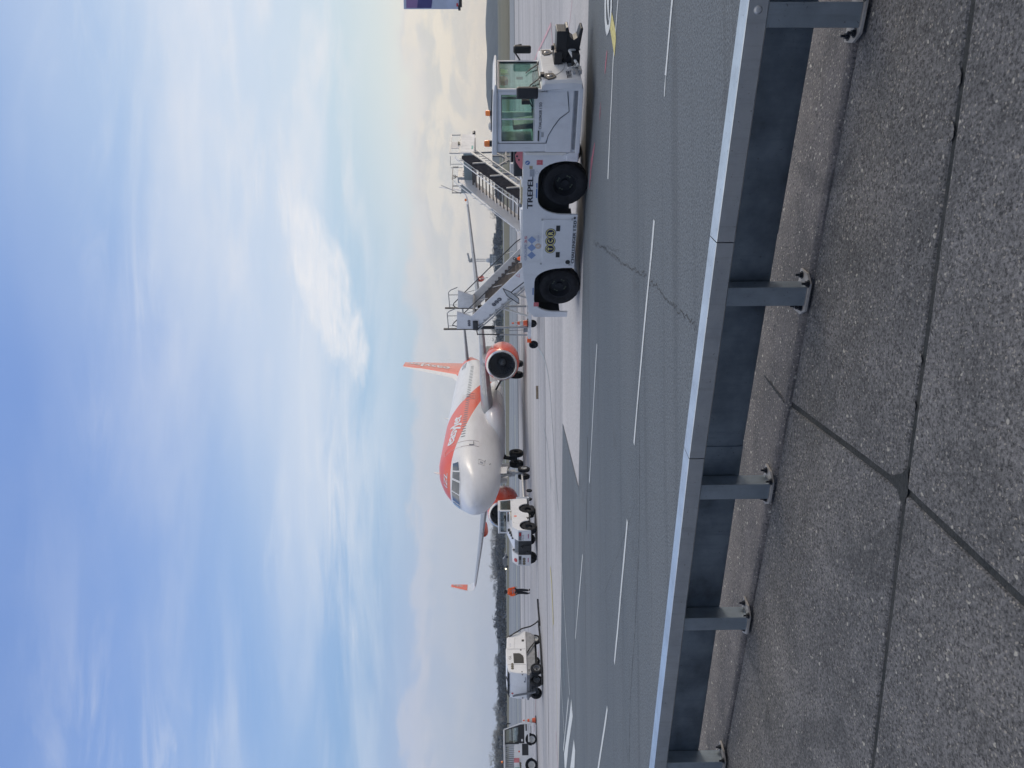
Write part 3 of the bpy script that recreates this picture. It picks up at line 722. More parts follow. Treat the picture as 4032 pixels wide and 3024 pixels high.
# panel with print
mb = MB(); mb.box((-1.90, -.016, .26), (-.76, -.003, .94)); pan = mb.build('service_panel', M['white'], TT, bevel=.006)
for hx, hz in ((-.98, .60), (-1.66, .58)):
    mb = MB(); mb.box((hx-.07, -.026, hz-.045), (hx+.07, -.017, hz+.045)); mb.build('recessed_handle', M['black'], pan, bevel=.02)
for hx, hz in ((-.76, .96), (-.76, .30), (-1.9, .96), (-1.93, .30)):
    mb = MB(); mb.box((hx-.02, -.024, hz-.02), (hx+.02, -.0165, hz+.02)); mb.build('latch', M['lgrey'], pan)
tcr_logo((-1.30, -.019, .76), (1, 0, 0), (0, 0, 1), .118, pan)
mb = MB(); mb.lathe([(0, 0), (.055, 0), (.055, .02), (0, .02)], (-1.86, -.003, .34), (0, -1, 0), 20); mb.build('filler_hole', M['black'], TT)
mb = MB(); mb.lathe([(0, 0), (.025, 0), (.025, .01), (0, .01)], (-.73, -.003, .24), (0, -1, 0), 14); mb.build('lashing_hole', M['black'], TT)
YS = -.004
flat_text('TREPEL', (-.49, YS, 1.185), (.74, 0, 0), (0, 0, .115), 'side_lettering', M['ink'], TT, bold=.012)
flat_text('CHALLENGER', (-1.90, YS-.001, .195), (.80, 0, 0), (0, 0, .062), 'side_lettering', M['ink'], TT, bold=.005); flat_text('150', (-1.04, YS-.001, .195), (.24, 0, 0), (0, 0, .062), 'side_lettering', M['ink'], TT, bold=.012)
flat_text('CHALLENGER', (1.31, -.036, 1.045), (.39, 0, 0), (0, 0, .055), 'door_lettering', M['ink'], TT, bold=.005); flat_text('150', (1.73, -.036, 1.045), (.12, 0, 0), (0, 0, .055), 'door_lettering', M['ink'], TT, bold=.012)
flat_text('GROUPE', (-1.81, YS, 1.290), (.42, 0, 0), (0, 0, .055), 'faded_lettering', M['pgrey'], TT, bold=.008)
flat_text('3S', (-1.36, YS, 1.290), (.18, 0, 0), (0, 0, .055), 'red_lettering', M['pink'], TT, bold=.008)
flat_text('alyzia', (-1.34, YS, 1.00), (.19, 0, 0), (0, 0, .065), 'faded_lettering', M['pgrey'], TT)
mb = MB(); disc(mb, (-1.44, YS, 1.035), (1, 0, 0), (0, 0, 1), .072); rd = mb.build('round_sticker', mat('faded_orange_print', (.58, .46, .38), .6), TT, recalc=False)
flat_text('A', (-1.475, YS-.003, .995), (.07, 0, 0), (0, 0, .08), 'sticker_letter', M['white'], rd)
mb = MB()
for i in range(3):
    x0 = -1.78+.20*i; mb.poly([(x0, YS-.0005*i, 1.18), (x0+.10, YS-.0005*i, 1.08), (x0+.20, YS-.0005*i, 1.18), (x0+.10, YS-.0005*i, 1.28)])
mb.build('blue_emblem', M['pblue'], TT, recalc=False)
for nm_, x0, x1, z0, z1, mm in (('red_sticker', .52, .63, .99, 1.12, M['pink']), ('red_sticker', -3.12, -3.0, .98, 1.10, M['pink']), ('blue_strip', -.24, -.02, 1.09, 1.115, M['blue']), ('blue_strip', -2.78, -2.58, 1.11, 1.135, M['blue']), ('blue_strip', .0, .11, 1.09, 1.115, M['blue']),
        ('grey_label', .26, .42, 1.16, 1.26, M['sticker']), ('brown_label', .43, .50, 1.20, 1.27, M['tan'])):
    st = MB().poly([(x0, YS, z0), (x1, YS, z0), (x1, YS, z1), (x0, YS, z1)]).build(nm_, mm, TT, recalc=False)
    if nm_ == 'red_sticker':
        q = MB(); q.poly([(x0+.015, YS-.002, z0+.02), (x1-.015, YS-.002, z0+.02), (x1-.015, YS-.002, z0+.03), (x0+.015, YS-.002, z0+.03)])
        for k in range(4): q.tube([(x0+.03+.05*(k % 2), YS-.002, z0+.05+.035*(k//2)), (x0+.045+.05*(k % 2), YS-.002, z0+.066+.035*(k//2))], .006, 5)
        q.build('sticker_print', M['red'], st)
mb = MB(); disc(mb, (.57, YS, 1.31), (1, 0, 0), (0, 0, 1), .048); st = mb.build('blue_round_sign', M['blue'], TT, recalc=False)
mb = MB(); disc(mb, (.56, YS-.002, 1.325), (1, 0, 0), (0, 0, 1), .014, 12); mb.tube([(.57, YS-.002, 1.31), (.595, YS-.002, 1.29)], .008, 6); mb.build('sign_figure', M['white'], st)
mb = MB(); disc(mb, (.35, YS, 1.11), (1, 0, 0), (0, 0, 1), .036, r0=.031); mb.build('round_outline', M['sticker'], TT, recalc=False)
# cab: lower side panel, door, pillars, roof, glass
mb = MB(); mb.box((.81, -.028, .42), (2.08, -.002, .94)); mb.build('cab_side_panel', M['white'], TT, bevel=.006)
mb = MB()
CW = 1.68
mb.box((.82, -.02, .90), (1.00, .05, 1.95)); mb.box((.82, CW-.07, .90), (1.00, CW, 1.95))
mb.box((2.03, -.01, .96), (2.10, .05, 1.93)); mb.box((2.03, CW-.07, .96), (2.10, CW, 1.93))
mb.box((1.0, -.012, 1.90), (2.03, .05, 1.95)); mb.box((1.0, CW-.07, 1.86), (2.03, CW, 1.95))
mb.box((.82, .05, 1.86), (.88, CW-.07, 1.95)); mb.box((.82, .05, .90), (.88, CW-.07, 1.16))
mb.box((1.0, CW-.07, .90), (2.03, CW, 1.18)); mb.box((2.04, .05, 1.90), (2.10, CW-.07, 1.95)); mb.box((2.04, .05, .96), (2.10, CW-.07, 1.07))
cab = mb.build('cab', M['white'], TT, bevel=.008)
mb = MB(); mb.prism([(.76, 1.945), (2.14, 1.935), (2.20, 1.95), (2.19, 1.985), (2.0, 2.02), (.80, 2.055), (.76, 2.03)], -.05, CW+.04); roof = mb.build('roof', M['white'], TT, bevel=.015, smooth=40)
mb = MB()
dz0, dz1 = .95, 1.185
pts = [(1.03, .955), (1.03, 1.175), (2.05, 1.175), (2.05, .56), (1.67, .50), (1.63, .58), (1.50, .71), (1.35, .81), (1.2, .89)]
plate(mb, pts, -.034, -.029)
mb.box((1.01, -.033, .95), (1.05, .0, 1.90)); mb.box((2.0, -.033, 1.17), (2.05, .0, 1.90)); mb.box((1.05, -.033, 1.855), (2.0, 0, 1.90)); mb.box((1.05, -.033, 1.15), (2.0, .0, 1.185))
door = mb.build('door', M['white'], TT, bevel=.006)
mb = MB()
for a, b in (((1.0, .94), (1.16, .905)), ((1.16, .905), (1.35, .80)), ((1.35, .80), (1.52, .68)), ((1.52, .68), (1.66, .50)), ((1.66, .50), (2.06, .545)), ((1.01, .94), (1.01, 1.92))): mb.bar((a[0], -.030, a[1]), (b[0], -.030, b[1]), .011)
mb.build('door_gap', M['dark'], TT)
mb = MB(); mb.box((1.06, -.060, 1.09), (1.28, -.038, 1.115)); mb.build('handle', M['black'], door, bevel=.006)
mb = MB(); mb.box((1.14, -.040, .995), (1.24, -.0345, 1.045)); mb.build('lock_plate', M['lgrey'], door, bevel=.01)
mb = MB(); mb.box((1.05, -.014, 1.185), (2.0, -.010, 1.855)); mb.build('side_window', M['glassg'], door)
mb = MB(); mb.bar((1.51, -.018, 1.19), (1.51, -.018, 1.85), .02); mb.bar((1.05, -.017, 1.2), (2.0, -.017, 1.2), .012); mb.build('window_divider', M['white'], door)
mb = MB(); mb.box((1.05, -.02, 1.187), (1.06, -.006, 1.853)); mb.box((1.99, -.02, 1.187), (2.0, -.006, 1.853)); mb.box((1.06, -.02, 1.842), (1.99, -.006, 1.853)); mb.build('window_seal', M['black'], door)
mb = MB(); mb.box((1.0, CW-.03, 1.18), (2.03, CW-.025, 1.86)); mb.build('far_side_window', M['glassg'], TT)
mb = MB(); mb.box((2.068, .05, 1.07), (2.073, CW-.07, 1.90)); mb.build('windshield', M['glassg'], TT)
mb = MB()
for a, b in (((2.08, .055, 1.075), (2.08, .055, 1.895)), ((2.08, CW-.075, 1.075), (2.08, CW-.075, 1.895)), ((2.08, .05, 1.892), (2.08, CW-.07, 1.892)), ((2.08, .05, 1.078), (2.08, CW-.07, 1.078))): mb.bar(a, b, .018)
mb.build('windshield_seal', M['black'], TT)
mb = MB(); mb.box((.845, .05, 1.16), (.850, CW-.07, 1.86)); mb.build('rear_window', M['glassg'], TT)
# inside the cab
mb = MB(); mb.box((.89, .06, .93), (2.0, CW-.08, .96)); mb.box((.89, .35, .96), (1.1, CW-.1, 1.18)); mb.build('cab_floor', M['dark'], TT)
mb = MB(); mb.prism([(1.74, .96), (2.03, .96), (2.03, 1.06), (1.86, 1.12), (1.74, 1.06)], .10, 1.45); mb.build('dashboard', mat('pale_dash', (.28, .36, .32), .6), TT, bevel=.01)
mb = MB(); mb.box((1.16, .45, .96), (1.6, .95, 1.16)); mb.prism([(1.10, 1.14), (1.22, 1.16), (1.16, 1.62), (1.06, 1.60)], .48, .92); mb.build('seat', M['black'], TT, bevel=.03)
mb = MB(); C0 = Vector((1.70, .62, 1.28)); ax_ = Vector((-.45, 0, .9)).normalized()
u = Vector((0, 1, 0)); v = ax_.cross(u)
mb.tube([C0+(u*cos(k*pi/12)+v*sin(k*pi/12))*.20 for k in range(25)], .015, 8, caps=False); mb.bar(C0-u*.19, C0+u*.19, .02); mb.tube([C0, C0-ax_*.30], .03, 8)
mb.build('steering_wheel', M['black'], TT, smooth=40)
mb = MB(); mb.box((.90, .10, 1.22), (.93, .75, 1.84)); mb.box((1.30, CW-.09, 1.2), (1.36, CW-.075, 1.84)); mb.box((1.75, CW-.16, 1.38), (1.80, CW-.12, 1.52)); mb.build('cab_lining', M['grey'], TT)
# nose
nose_p = [(2.10, .24), (2.24, .27), (2.27, .45), (2.25, 1.00), (2.20, 1.055), (2.08, 1.065), (2.08, .24)]
def nosering(y, k=0):
    return [(a-k*(1 if a > 2.15 else 0), y, b) for a, b in nose_p]
mb = MB(); mb.loft([nosering(-.045, .13), nosering(-.02, .045), nosering(.05, .0), nosering(.68)]); mb.build('bumper', M['white'], TT, smooth=30)
def nosering2(y, zc=.50): return [(a, y, max(b, zc)) for a, b in nose_p[1:6]]+[(2.08, y, zc)]
mb = MB(); mb.loft([nosering2(.681), nosering2(1.28)]); mb.build('bumper', M['white'], TT, smooth=30)
mb = MB(); mb.loft([nosering2(1.281, .56), nosering2(1.90, .56), [(a-(.08 if a > 2.15 else 0), 1.96, b) for a, _, b in nosering2(0, .56)]]); mb.build('bumper', M['white'], TT, smooth=30)
mb = MB(); n_ = 20; pts = [(1.0+.80*cos(-pi*k/n_), 1.03-.49*sin(pi*k/n_)) for k in range(n_+1)]
A = [mb.V((2.262, a, b)) for a, b in pts]; B = [mb.V((2.215, a+.0, b)) for a, b in pts]
mb.face(A); [mb.face([A[i], A[i+1], B[i+1], B[i]]) for i in range(n_)]; mb.face([A[0], A[-1], B[-1], B[0]]); mb.build('hood', M['white2'], TT, bevel=.012)
mb = MB()
for k in range(n_): mb.bar((2.262, pts[k][0], pts[k][1]), (2.262, pts[k+1][0], pts[k+1][1]), .012)
mb.build('hood_rim', M['lgrey'], TT)
for cy in (1.62, .22):
    mb = MB(); s_ = -1 if cy < 1 else 1
    mb.prism([(cy-.17, .94), (cy-.06, .985), (cy+.14, .985), (cy+.16, .82), (cy-.02, .765), (cy-.13, .84)], 2.265, 2.279, ax='yz'); hl = mb.build('headlight', M['black'], TT)
    mb = MB(); mb.lathe([(0, .012), (.045, .010), (.06, 0)], (2.279, cy, .885), (1, 0, 0), 22); mb.build('lens', M['lens'], hl, smooth=50)
mb = MB(); mb.box((2.265, .16, 1.0), (2.33, .30, 1.08)); mb.tube([(2.15, .28, 1.06), (2.30, .25, 1.07)], .012, 6); mb.build('clearance_lamp', M['black'], TT, bevel=.01)
flat_text('TREPEL', (2.272, .12, .46), (0, .42, 0), (0, 0, .095), 'front_lettering', M['ink'], TT, bold=.01)
flat_text('P 06', (2.263, .86, .62), (0, .24, 0), (0, 0, .07), 'front_lettering', M['ink'], TT)
mb = MB(); mb.poly([(2.266, .42, .83), (2.266, .54, .83), (2.266, .54, .91), (2.266, .42, .91)]); mb.build('brown_label', M['sticker'], TT, recalc=False)
# hitch
mb = MB(); mb.box((2.02, .69, .26), (2.24, 1.27, .495)); mb.build('hitch_bay', M['grey'], TT)
mb = MB(); mb.box((2.241, .90, .30), (2.246, 1.26, .47)); 
for k in range(3): mb.bar((2.25, 1.0+.09*k, .31), (2.25, 1.0+.09*k, .47), .02)
mb.build('radiator_slats', M['lgrey'], TT)
mb = MB()
mb.prism([(2.24, .30), (2.62, .24), (2.92, .20), (2.93, .25), (2.75, .30), (2.70, .38), (2.76, .46), (2.95, .50), (2.93, .55), (2.62, .60), (2.40, .62), (2.24, .56)], 1.02, 1.40)
mb.box((2.36, .98, .50), (2.88, 1.46, .73)); mb.box((2.26, .90, .60), (2.50, 1.5, .77)); mb.tube([(2.50, 1.2, .76), (2.50, 1.2, .82)], .05, 10)
hb = mb.build('hitch', M['black'], TT, bevel=.012)
mb = MB(); mb.box((2.28, .74, .26), (2.50, 1.0, .42)); mb.build('coupling_box', M['black'], TT, bevel=.012)
mb = MB(); mb.bar((2.33, .62, .30), (2.52, .98, .47), .04, .05); mb.bar((2.52, .98, .47), (2.50, 1.10, .24), .04, .06); mb.bar((2.33, .62, .30), (2.33, .50, .52), .03, .04); mb.build('hose_guard', M['white2'], TT, bevel=.01)
mb = MB(); mb.box((2.26, .34, .25), (2.34, .60, .31)); mb.box((2.26, .34, .38), (2.33, .5, .43)); mb.tube([(2.3, .40, .25), (2.38, .40, .44), (2.4, .62, .33)], .012, 6); mb.build('tow_eye', M['lgrey'], TT)
# mirrors, wipers, beacons
def mirror(c, wy, wx, h, arm):
    mb = MB(); cx, cy, cz = c; mb.box((cx-wx/2, cy-wy/2, cz-h/2), (cx+wx/2, cy+wy/2, cz+h/2)); o = mb.build('mirror', M['black'], TT, bevel=.035)
    mb = MB(); mb.tube(arm, .018, 8); mb.build('mirror_arm', M['black'], o)
mirror((2.12, -.25, 1.35), .12, .22, .42, [(2.07, -.02, 1.43), (2.16, -.18, 1.46), (2.14, -.24, 1.40)])
mirror((2.26, 1.86, 1.39), .10, .16, .38, [(2.08, CW, 1.43), (2.2, 1.84, 1.54), (2.32, 1.92, 1.54), (2.34, 1.92, 1.40)])
mb = MB(); mb.box((1.90, -.28, 1.30), (1.98, -.20, 1.46)); mb.tube([(2.04, -.03, 1.38), (1.95, -.22, 1.38)], .012, 6); mb.build('wide_mirror', M['black'], TT, bevel=.015)
for y0, y1 in ((.55, .20), (1.35, 1.05)):
    mb = MB(); mb.bar((2.13, y0, 1.06), (2.10, y1, 1.28), .018); mb.bar((2.10, y1+.16, 1.20), (2.10, y1-.16, 1.34), .014); mb.lathe([(0, 0), (.05, 0), (.03, .06), (0, .06)], (2.12, y0, 1.04), (1, 0, 0), 10); mb.build('wiper', M['black'], TT)
def beacon(parent, c, s=1.0):
    mb = MB(); mb.lathe([(0, 0), (.055*s, 0), (.06*s, .05*s), (0, .05*s)], c, (0, 0, 1), 16); o = mb.build('beacon', M['black'], parent, smooth=40)
    mb = MB(); mb.lathe([(0, .051*s), (.062*s, .051*s), (.062*s, .12*s), (.05*s, .15*s), (0, .155*s)], c, (0, 0, 1), 20); mb.build('lens', M['amber'], o, smooth=50)
beacon(TT, (.97, .05, 2.045), 1.1); beacon(TT, (1.05, 1.45, 2.045), 1.0)
mb = MB(); mb.lathe([(0, 0), (.09, 0), (.08, .06), (.05, .09), (0, .09)], (.86, 1.2, 2.04), (0, 0, 1), 14); mb.build('roof_vent', M['lgrey'], TT, smooth=40)
mb = MB(); mb.bar((1.25, -.02, 2.062), (2.1, -.02, 2.03), .02); mb.build('roof_rail', M['black'], TT)
mb = MB(); mb.box((.20, .10, 1.41), (.79, .75, 1.60)); mb.box((.40, .35, 1.60), (.70, .75, 1.66)); mb.build('deck_box', M['black'], TT, bevel=.03)
mb = MB(); mb.prism([(.79, 1.41), (.79, 1.52), (.70, 1.57), (.55, 1.55), (.42, 1.47), (.38, 1.41)], .075, .095); wp = mb.build('red_guard', M['pink'], TT, bevel=.004)
mb = MB(); [mb.lathe([(0, 0), (.02, 0), (.02, .005), (0, .005)], (a, .074, b), (0, -1, 0), 12) for a, b in ((.68, 1.53), (.60, 1.49))]; mb.build('guard_hole', M['dark'], wp)
mb = MB(); mb.box((-.42, .05, 1.402), (-.02, .45, 1.445)); mb.build('pad', M['tan'], TT, bevel=.012)
mb = MB(); mb.lathe([(0, 0), (.05, .01), (.06, .05), (.03, .09), (0, .095)], (-.50, .18, 1.40), (0, 0, 1), 14); mb.build('filler_cap', M['grey'], TT, smooth=50)
mb = MB(); mb.box((-3.0, .02, 1.40-.0), (-3.0, .02, 1.40)) if 0 else None
mb.box((-1.9, .03, 1.402), (-.55, .07, 1.435)); mb.box((0, .03, 1.402), (.18, .5, 1.43)); mb.build('deck_edge', M['white2'], TT, bevel=.006)
# rear mirror on its arm
mb = MB(); mb.tube([(-2.62, .30, 1.33), (-2.85, .30, 1.58), (-2.98, .30, 1.70)], .014, 6); arm = mb.build('mirror_bracket', M['black'], TT)
F4 = [Vector((-2.78, .25, 1.85)), Vector((-2.98, .25, 1.76)), Vector((-3.12, .25, 1.46)), Vector((-3.06, .25, 1.43)), Vector((-2.86, .25, 1.66))]
mb = MB(); F4 = [Vector((-2.76, .25, 1.84)), Vector((-2.98, .25, 1.74)), Vector((-3.22, .25, 1.44)), Vector((-3.06, .25, 1.45)), Vector((-2.86, .25, 1.66))]
for a, b in zip(F4, F4[1:]+F4[:1]): mb.bar(a, b, .014)
mb.build('mirror_frame', M['black'], arm)
mb = MB(); mb.poly(F4); mb.build('mirror_glass', M['ametal'], arm)
mb = MB(); mb.lathe([(0, 0), (.06, 0), (.05, .03), (.03, .09), (0, .1)], (-2.05, .45, 1.40), (0, 0, 1), 14); kn = mb.build('marker_lamp', M['hivis'], TT, smooth=40)
mb = MB(); mb.tube([(-2.05, .45, 1.49), (-2.05, .45, 1.53)], .012, 8); c_ = Vector((-2.05, .45, 1.56)); mb.tube([c_+Vector((cos(k*pi/8), 0, sin(k*pi/8)))*.03 for k in range(17)], .009, 6, caps=False); mb.build('lifting_ring', M['black'], kn)
# vest and red bag hung inside the windshield
TTm = Matrix.Translation(TT.location) @ Matrix.Rotation(TT.rotation_euler.z, 4, 'Z') @ Matrix.Scale(.98, 4)
def world_copy(mb): bmesh.ops.transform(mb.bm, matrix=TTm, verts=mb.bm.verts); return mb
mb = MB(); vp = [(1.16, 1.86), (1.40, 1.87), (1.41, 1.80), (1.35, 1.76), (1.36, 1.70), (1.24, 1.72), (1.15, 1.68), (1.12, 1.76)]
mb.prism(vp, 1.98, 2.015, ax='yz'); o = world_copy(mb).build('safety_vest', mat('pale_yellow_vest', (.72, .75, .36), .8), None, bevel=.01); tag(o, 'pale yellow safety vest hung behind the tow tractor windshield', 'vest')
mb = MB(); mb.prism([(.75, 1.87), (1.02, 1.88), (1.05, 1.80), (1.0, 1.72), (.80, 1.70), (.72, 1.78)], 1.90, 2.0, ax='yz'); o = world_copy(mb).build('cloth_bag', M['red'], None, bevel=.02); tag(o, 'dark red cloth bag hung high inside the tow tractor cab', 'bag')

# ------------------------------------------------------------------ aircraft
YAW = .26405
AN = Vector((-7.11, 43.80, 0))
AC = thing('airliner', 'white and orange twin-engine airliner parked nose towards the camera', 'aircraft', (AN.x, AN.y, 0), math.atan2(-cos(YAW), -sin(YAW)))
# local frame: +x points forward (nose at x=0, tail at negative x); +y is its left side; s = -x
ZC = 3.87
def interp(K_, s):
    if s <= K_[0][0]: return K_[0][1:]
    for a, b in zip(K_, K_[1:]):
        if s <= b[0]:
            t = (s-a[0])/(b[0]-a[0]); return tuple(p+(q-p)*t for p, q in zip(a[1:], b[1:]))
    return K_[-1][1:]
# s: top, widest level, bottom, half width (relative to ZC)
FP = [(0, -.52, -.55, -.58, .02), (.08, -.28, -.55, -.80, .24), (.25, -.10, -.52, -1.0, .46), (.55, .08, -.48, -1.22, .74), (1.0, .29, -.42, -1.44, 1.03), (1.55, .50, -.34, -1.62, 1.29),
      (1.95, .78, -.27, -1.72, 1.42), (2.4, 1.08, -.2, -1.81, 1.55), (3.0, 1.42, -.12, -1.90, 1.68), (3.8, 1.72, -.05, -1.98, 1.80), (4.8, 1.95, 0, -2.04, 1.91), (6.0, 2.06, 0, -2.07, 1.965), (7, 2.07, 0, -2.07, 1.975),
      (24, 2.07, 0, -2.07, 1.975), (25.5, 2.07, .05, -1.98, 1.965), (27.5, 2.06, .15, -1.66, 1.88), (29.5, 2.03, .32, -1.2, 1.70), (31.5, 1.96, .52, -.70, 1.42), (33.5, 1.85, .74, -.18, 1.06), (35.5, 1.68, .92, .32, .66), (37.0, 1.45, 1.02, .66, .36), (37.57, 1.28, 1.05, .85, .18)]
def fsec(s, th):
    t_, m_, b_, w_ = interp(FP, s); h = (t_-m_) if cos(th) >= 0 else (m_-b_)
    return Vector((-s, w_*sin(th), ZC+m_+h*cos(th)))
def s_at(y, z):
    lo, hi = .0, 6.5
    for _ in range(40):
        m_ = (lo+hi)/2; t_, c_, b_, w_ = interp(FP, m_); h = (t_-c_) if z >= c_ else (c_-b_)
        if (y/w_)**2+((z-c_)/max(h, 1e-3))**2 > 1: lo = m_
        else: hi = m_
    return (lo+hi)/2
def skin(y, z, off=.012):
    s = s_at(y, z); e_ = .02
    p = Vector((-s, y, ZC+z)); a = Vector((-s_at(y+e_, z), y+e_, ZC+z))-p; b = Vector((-s_at(y, z+e_), y, ZC+z+e_))-p
    n = a.cross(b).normalized(); n = n if n.x > -.3 and n.dot(Vector((1, y*.3, z*.1))) > 0 else -n
    return p+n*off
def side_pt(s, z, off=.012, sgn=1):
    """point on the side skin at station s, level z above the centre line"""
    t_, c_, b_, w_ = interp(FP, s); h = (t_-c_) if z >= c_ else (c_-b_); q = max(-.999, min(.999, (z-c_)/h)); th = math.acos(q)
    p = fsec(s, th*sgn); n = Vector((0, w_*sin(th*sgn)/w_**2, (h*cos(th))/h**2)).normalized()
    return p+n*off
# livery material
def livery():
    m = bpy.data.materials.new('airliner_livery'); m.use_nodes = True; t = NT(m.node_tree); b = t.n['Principled BSDF']
    co = t.new('ShaderNodeTexCoord').outputs['Object']; x_, y_, z_ = t.sep(co); s = t.math('MULTIPLY', x_, -1.0)
    def curve(pts):
        nd = t.new('ShaderNodeFloatCurve'); c = nd.mapping.curves[0]; nd.mapping.use_clip = False
        c.points[0].location = (pts[0][0]/40, pts[0][1]/10+.5); c.points[1].location = (pts[-1][0]/40, pts[-1][1]/10+.5)
        for p in pts[1:-1]: c.points.new(p[0]/40, p[1]/10+.5)
        for p in c.points: p.handle_type = 'VECTOR'
        nd.mapping.update(); t.put(nd.inputs[1], t.math('DIVIDE', s, 40.0))
        return t.math('MULTIPLY', t.math('SUBTRACT', nd.outputs[0], .5), 10.0)
    zr = t.math('SUBTRACT', z_, ZC)
    L = curve([(0, 1.12), (2.8, 1.12), (3.8, 1.08), (5.1, .95), (6.3, .80), (7.8, .62), (9.1, .42), (11.35, .10), (13.6, -.25), (17, -.80), (24, -2.5), (40, -4.9)])
    U = curve([(0, 3.5), (11.8, 3.0), (13.2, 1.95), (14.4, 1.42), (15.35, 1.06), (16.1, .72), (17.4, .34), (18.7, -.04), (19.9, -.4), (24, -1.9), (40, -4.95)])
    f1 = t.maprange(t.math('SUBTRACT', zr, L), -.012, .012); f2 = t.maprange(t.math('SUBTRACT', U, zr), -.012, .012)
    f = t.math('MULTIPLY', f1, f2)
    tail = t.maprange(t.math('SUBTRACT', s, t.math('MULTIPLY_ADD', zr, -.6, 31.2)), -.02, .02)
    f = t.math('MAXIMUM', f, tail)
    n = t.noise(co, .9, 5, .6)
    wcol = t.mix(n, (.70, .71, .735, 1), (.75, .755, .77, 1)); ocol = t.mix(n, (.72, .070, .020, 1), (.78, .085, .026, 1))
    col = t.mix(f, wcol, ocol)
    # frames / panel seams, grime low on the belly
    fr = t.math('ABSOLUTE', t.math('SUBTRACT', t.math('FRACT', t.math('DIVIDE', s, 1.6)), .5))
    col = t.mix(t.math('MULTIPLY', t.math('LESS_THAN', t.math('SUBTRACT', .5, fr), .006), .18), col, (.3, .3, .3, 1))
    gr_ = t.math('MULTIPLY', t.maprange(t.noise(t.mapping(co, (.25, 1, 1.5)), 1.6, 7, .65), .45, .75), .22)
    col = t.mix(gr_, col, (.36, .34, .32, 1))
    t.put(b.inputs['Base Color'], col); b.inputs['Roughness'].default_value = .36; b.inputs['Coat Weight'].default_value = .15; b.inputs['Coat Roughness'].default_value = .12
    return m
M['livery'] = livery()
SS = [0, .04, .08, .15, .25, .4, .55, .75, 1.0, 1.25, 1.55, 1.75, 1.95, 2.2, 2.4, 2.7, 3.0, 3.4, 3.8, 4.3, 4.8, 5.4, 6.0, 7, 8]+[9+i for i in range(15)]+[24, 25.5, 26.5, 27.5, 28.5, 29.5, 30.5, 31.5, 32.5, 33.5, 34.5, 35.5, 36.3, 37.0, 37.57]
mb = MB(); mb.loft([[fsec(s, 2*pi*k/72) for k in range(72)] for s in SS]); fus = mb.build('fuselage', M['livery'], AC, smooth=60)
# cockpit windows, each in front-view corners (y, z): inner bottom, outer bottom, outer top, inner top
def quadpatch(c, off, n=8):
    mb = MB(); V_ = [[None]*(n+1) for _ in range(n+1)]
    for i in range(n+1):
        for j in range(n+1):
            a, b = i/n, j/n; y = (c[0][0]*(1-a)+c[1][0]*a)*(1-b)+(c[3][0]*(1-a)+c[2][0]*a)*b; z = (c[0][1]*(1-a)+c[1][1]*a)*(1-b)+(c[3][1]*(1-a)+c[2][1]*a)*b
            V_[i][j] = mb.V(skin(y, z, off))
    for i in range(n):
        for j in range(n): mb.face([V_[i][j], V_[i+1][j], V_[i+1][j+1], V_[i][j+1]])
    return mb
CWN = [[(.045, .52), (.72, .50), (.66, .97), (.045, 1.01)], [(.83, .49), (1.22, .50), (1.05, .96), (.77, .96)], [(1.27, .53), (1.53, .62), (1.34, .97), (1.11, .955)]]
for c in CWN:
    for sg in (1, -1):
        cc = [(a*sg, b) for a, b in c]
        big = [(a*sg+(.055 if i in (1, 2) else -.05)*sg*(1 if abs(a) > .1 or i in (1, 2) else 1), b+(-.05 if i < 2 else .06)) for i, (a, b) in enumerate(c)]
        fr = quadpatch(big, .010).build('cockpit_window_frame', M['awhite'], AC, smooth=60)
        quadpatch(cc, .024).build('cockpit_window', M['cockpit'], fr, smooth=60)
# cabin windows as small dark ovals with pale blinds
mw = mat('cabin_window', (.20, .22, .25), .25, var=.3)
for i in range(38):
    s = 6.9+.533*i
    if 15.9 < s < 16.2: continue
    for sg in ((1, -1) if i < 6 else (1,)):
        mb = MB(); P_ = [side_pt(s+.10*cos(2*pi*k/14)*(abs(cos(2*pi*k/14))**-.2 if abs(cos(2*pi*k/14)) > .1 else 1), .50+.165*sin(2*pi*k/14), .010, sg) for k in range(14)]
        mb.poly(P_); o = mb.build('window', mw, AC)
# doors drawn by their seams
def outline(parent, pts, wd, m, name, off=.014):
    mb = MB(); n = len(pts)
    for i in range(n):
        a, b = pts[i], pts[(i+1) % n]; K = 8
        for k in range(K):
            p = side_pt(a[0]+(b[0]-a[0])*k/K, a[1]+(b[1]-a[1])*k/K, off); q = side_pt(a[0]+(b[0]-a[0])*(k+1)/K, a[1]+(b[1]-a[1])*(k+1)/K, off)
            mb.bar(p, q, wd, .008)
    return mb.build(name, m, parent)
seam = mat('door_seam', (.42, .40, .40), .5)
palem = mat('pale_door_line', (.66, .58, .56), .5)
dr_ = outline(AC, [(5.05, 1.20), (5.12, 1.60), (5.85, 1.62), (5.92, 1.2), (5.92, -.55), (5.8, -.62), (5.15, -.62), (5.05, -.55)], .028, palem, 'door')
mb = MB(); mb.box((0, 0, 0), (.0, .0, .0)) if 0 else None
for a, b in ((5.2, 5.75),): mb.bar(side_pt(a, -.25, .03), side_pt(b, -.25, .03), .09, .04); mb.bar(side_pt(5.2, -.25, .03), side_pt(5.2, .02, .03), .05, .03)
mb.build('door_sill_plate', M['grey'], dr_)
for s0 in (15.7, 16.65):
    outline(AC, [(s0, .95), (s0+.52, .95), (s0+.52, -.02), (s0, -.02)], .03, palem, 'overwing_exit')
outline(AC, [(2.75, -.62), (3.3, -.62), (3.3, -.98), (2.75, -.98)], .02, seam, 'service_hatch')
mb = MB(); P_ = [side_pt(2.9, -.72, .014), side_pt(3.08, -.72, .014), side_pt(3.08, -.90, .014), side_pt(2.9, -.90, .014)]; mb.poly(P_); mb.build('hatch_marking', M['sticker'], AC)
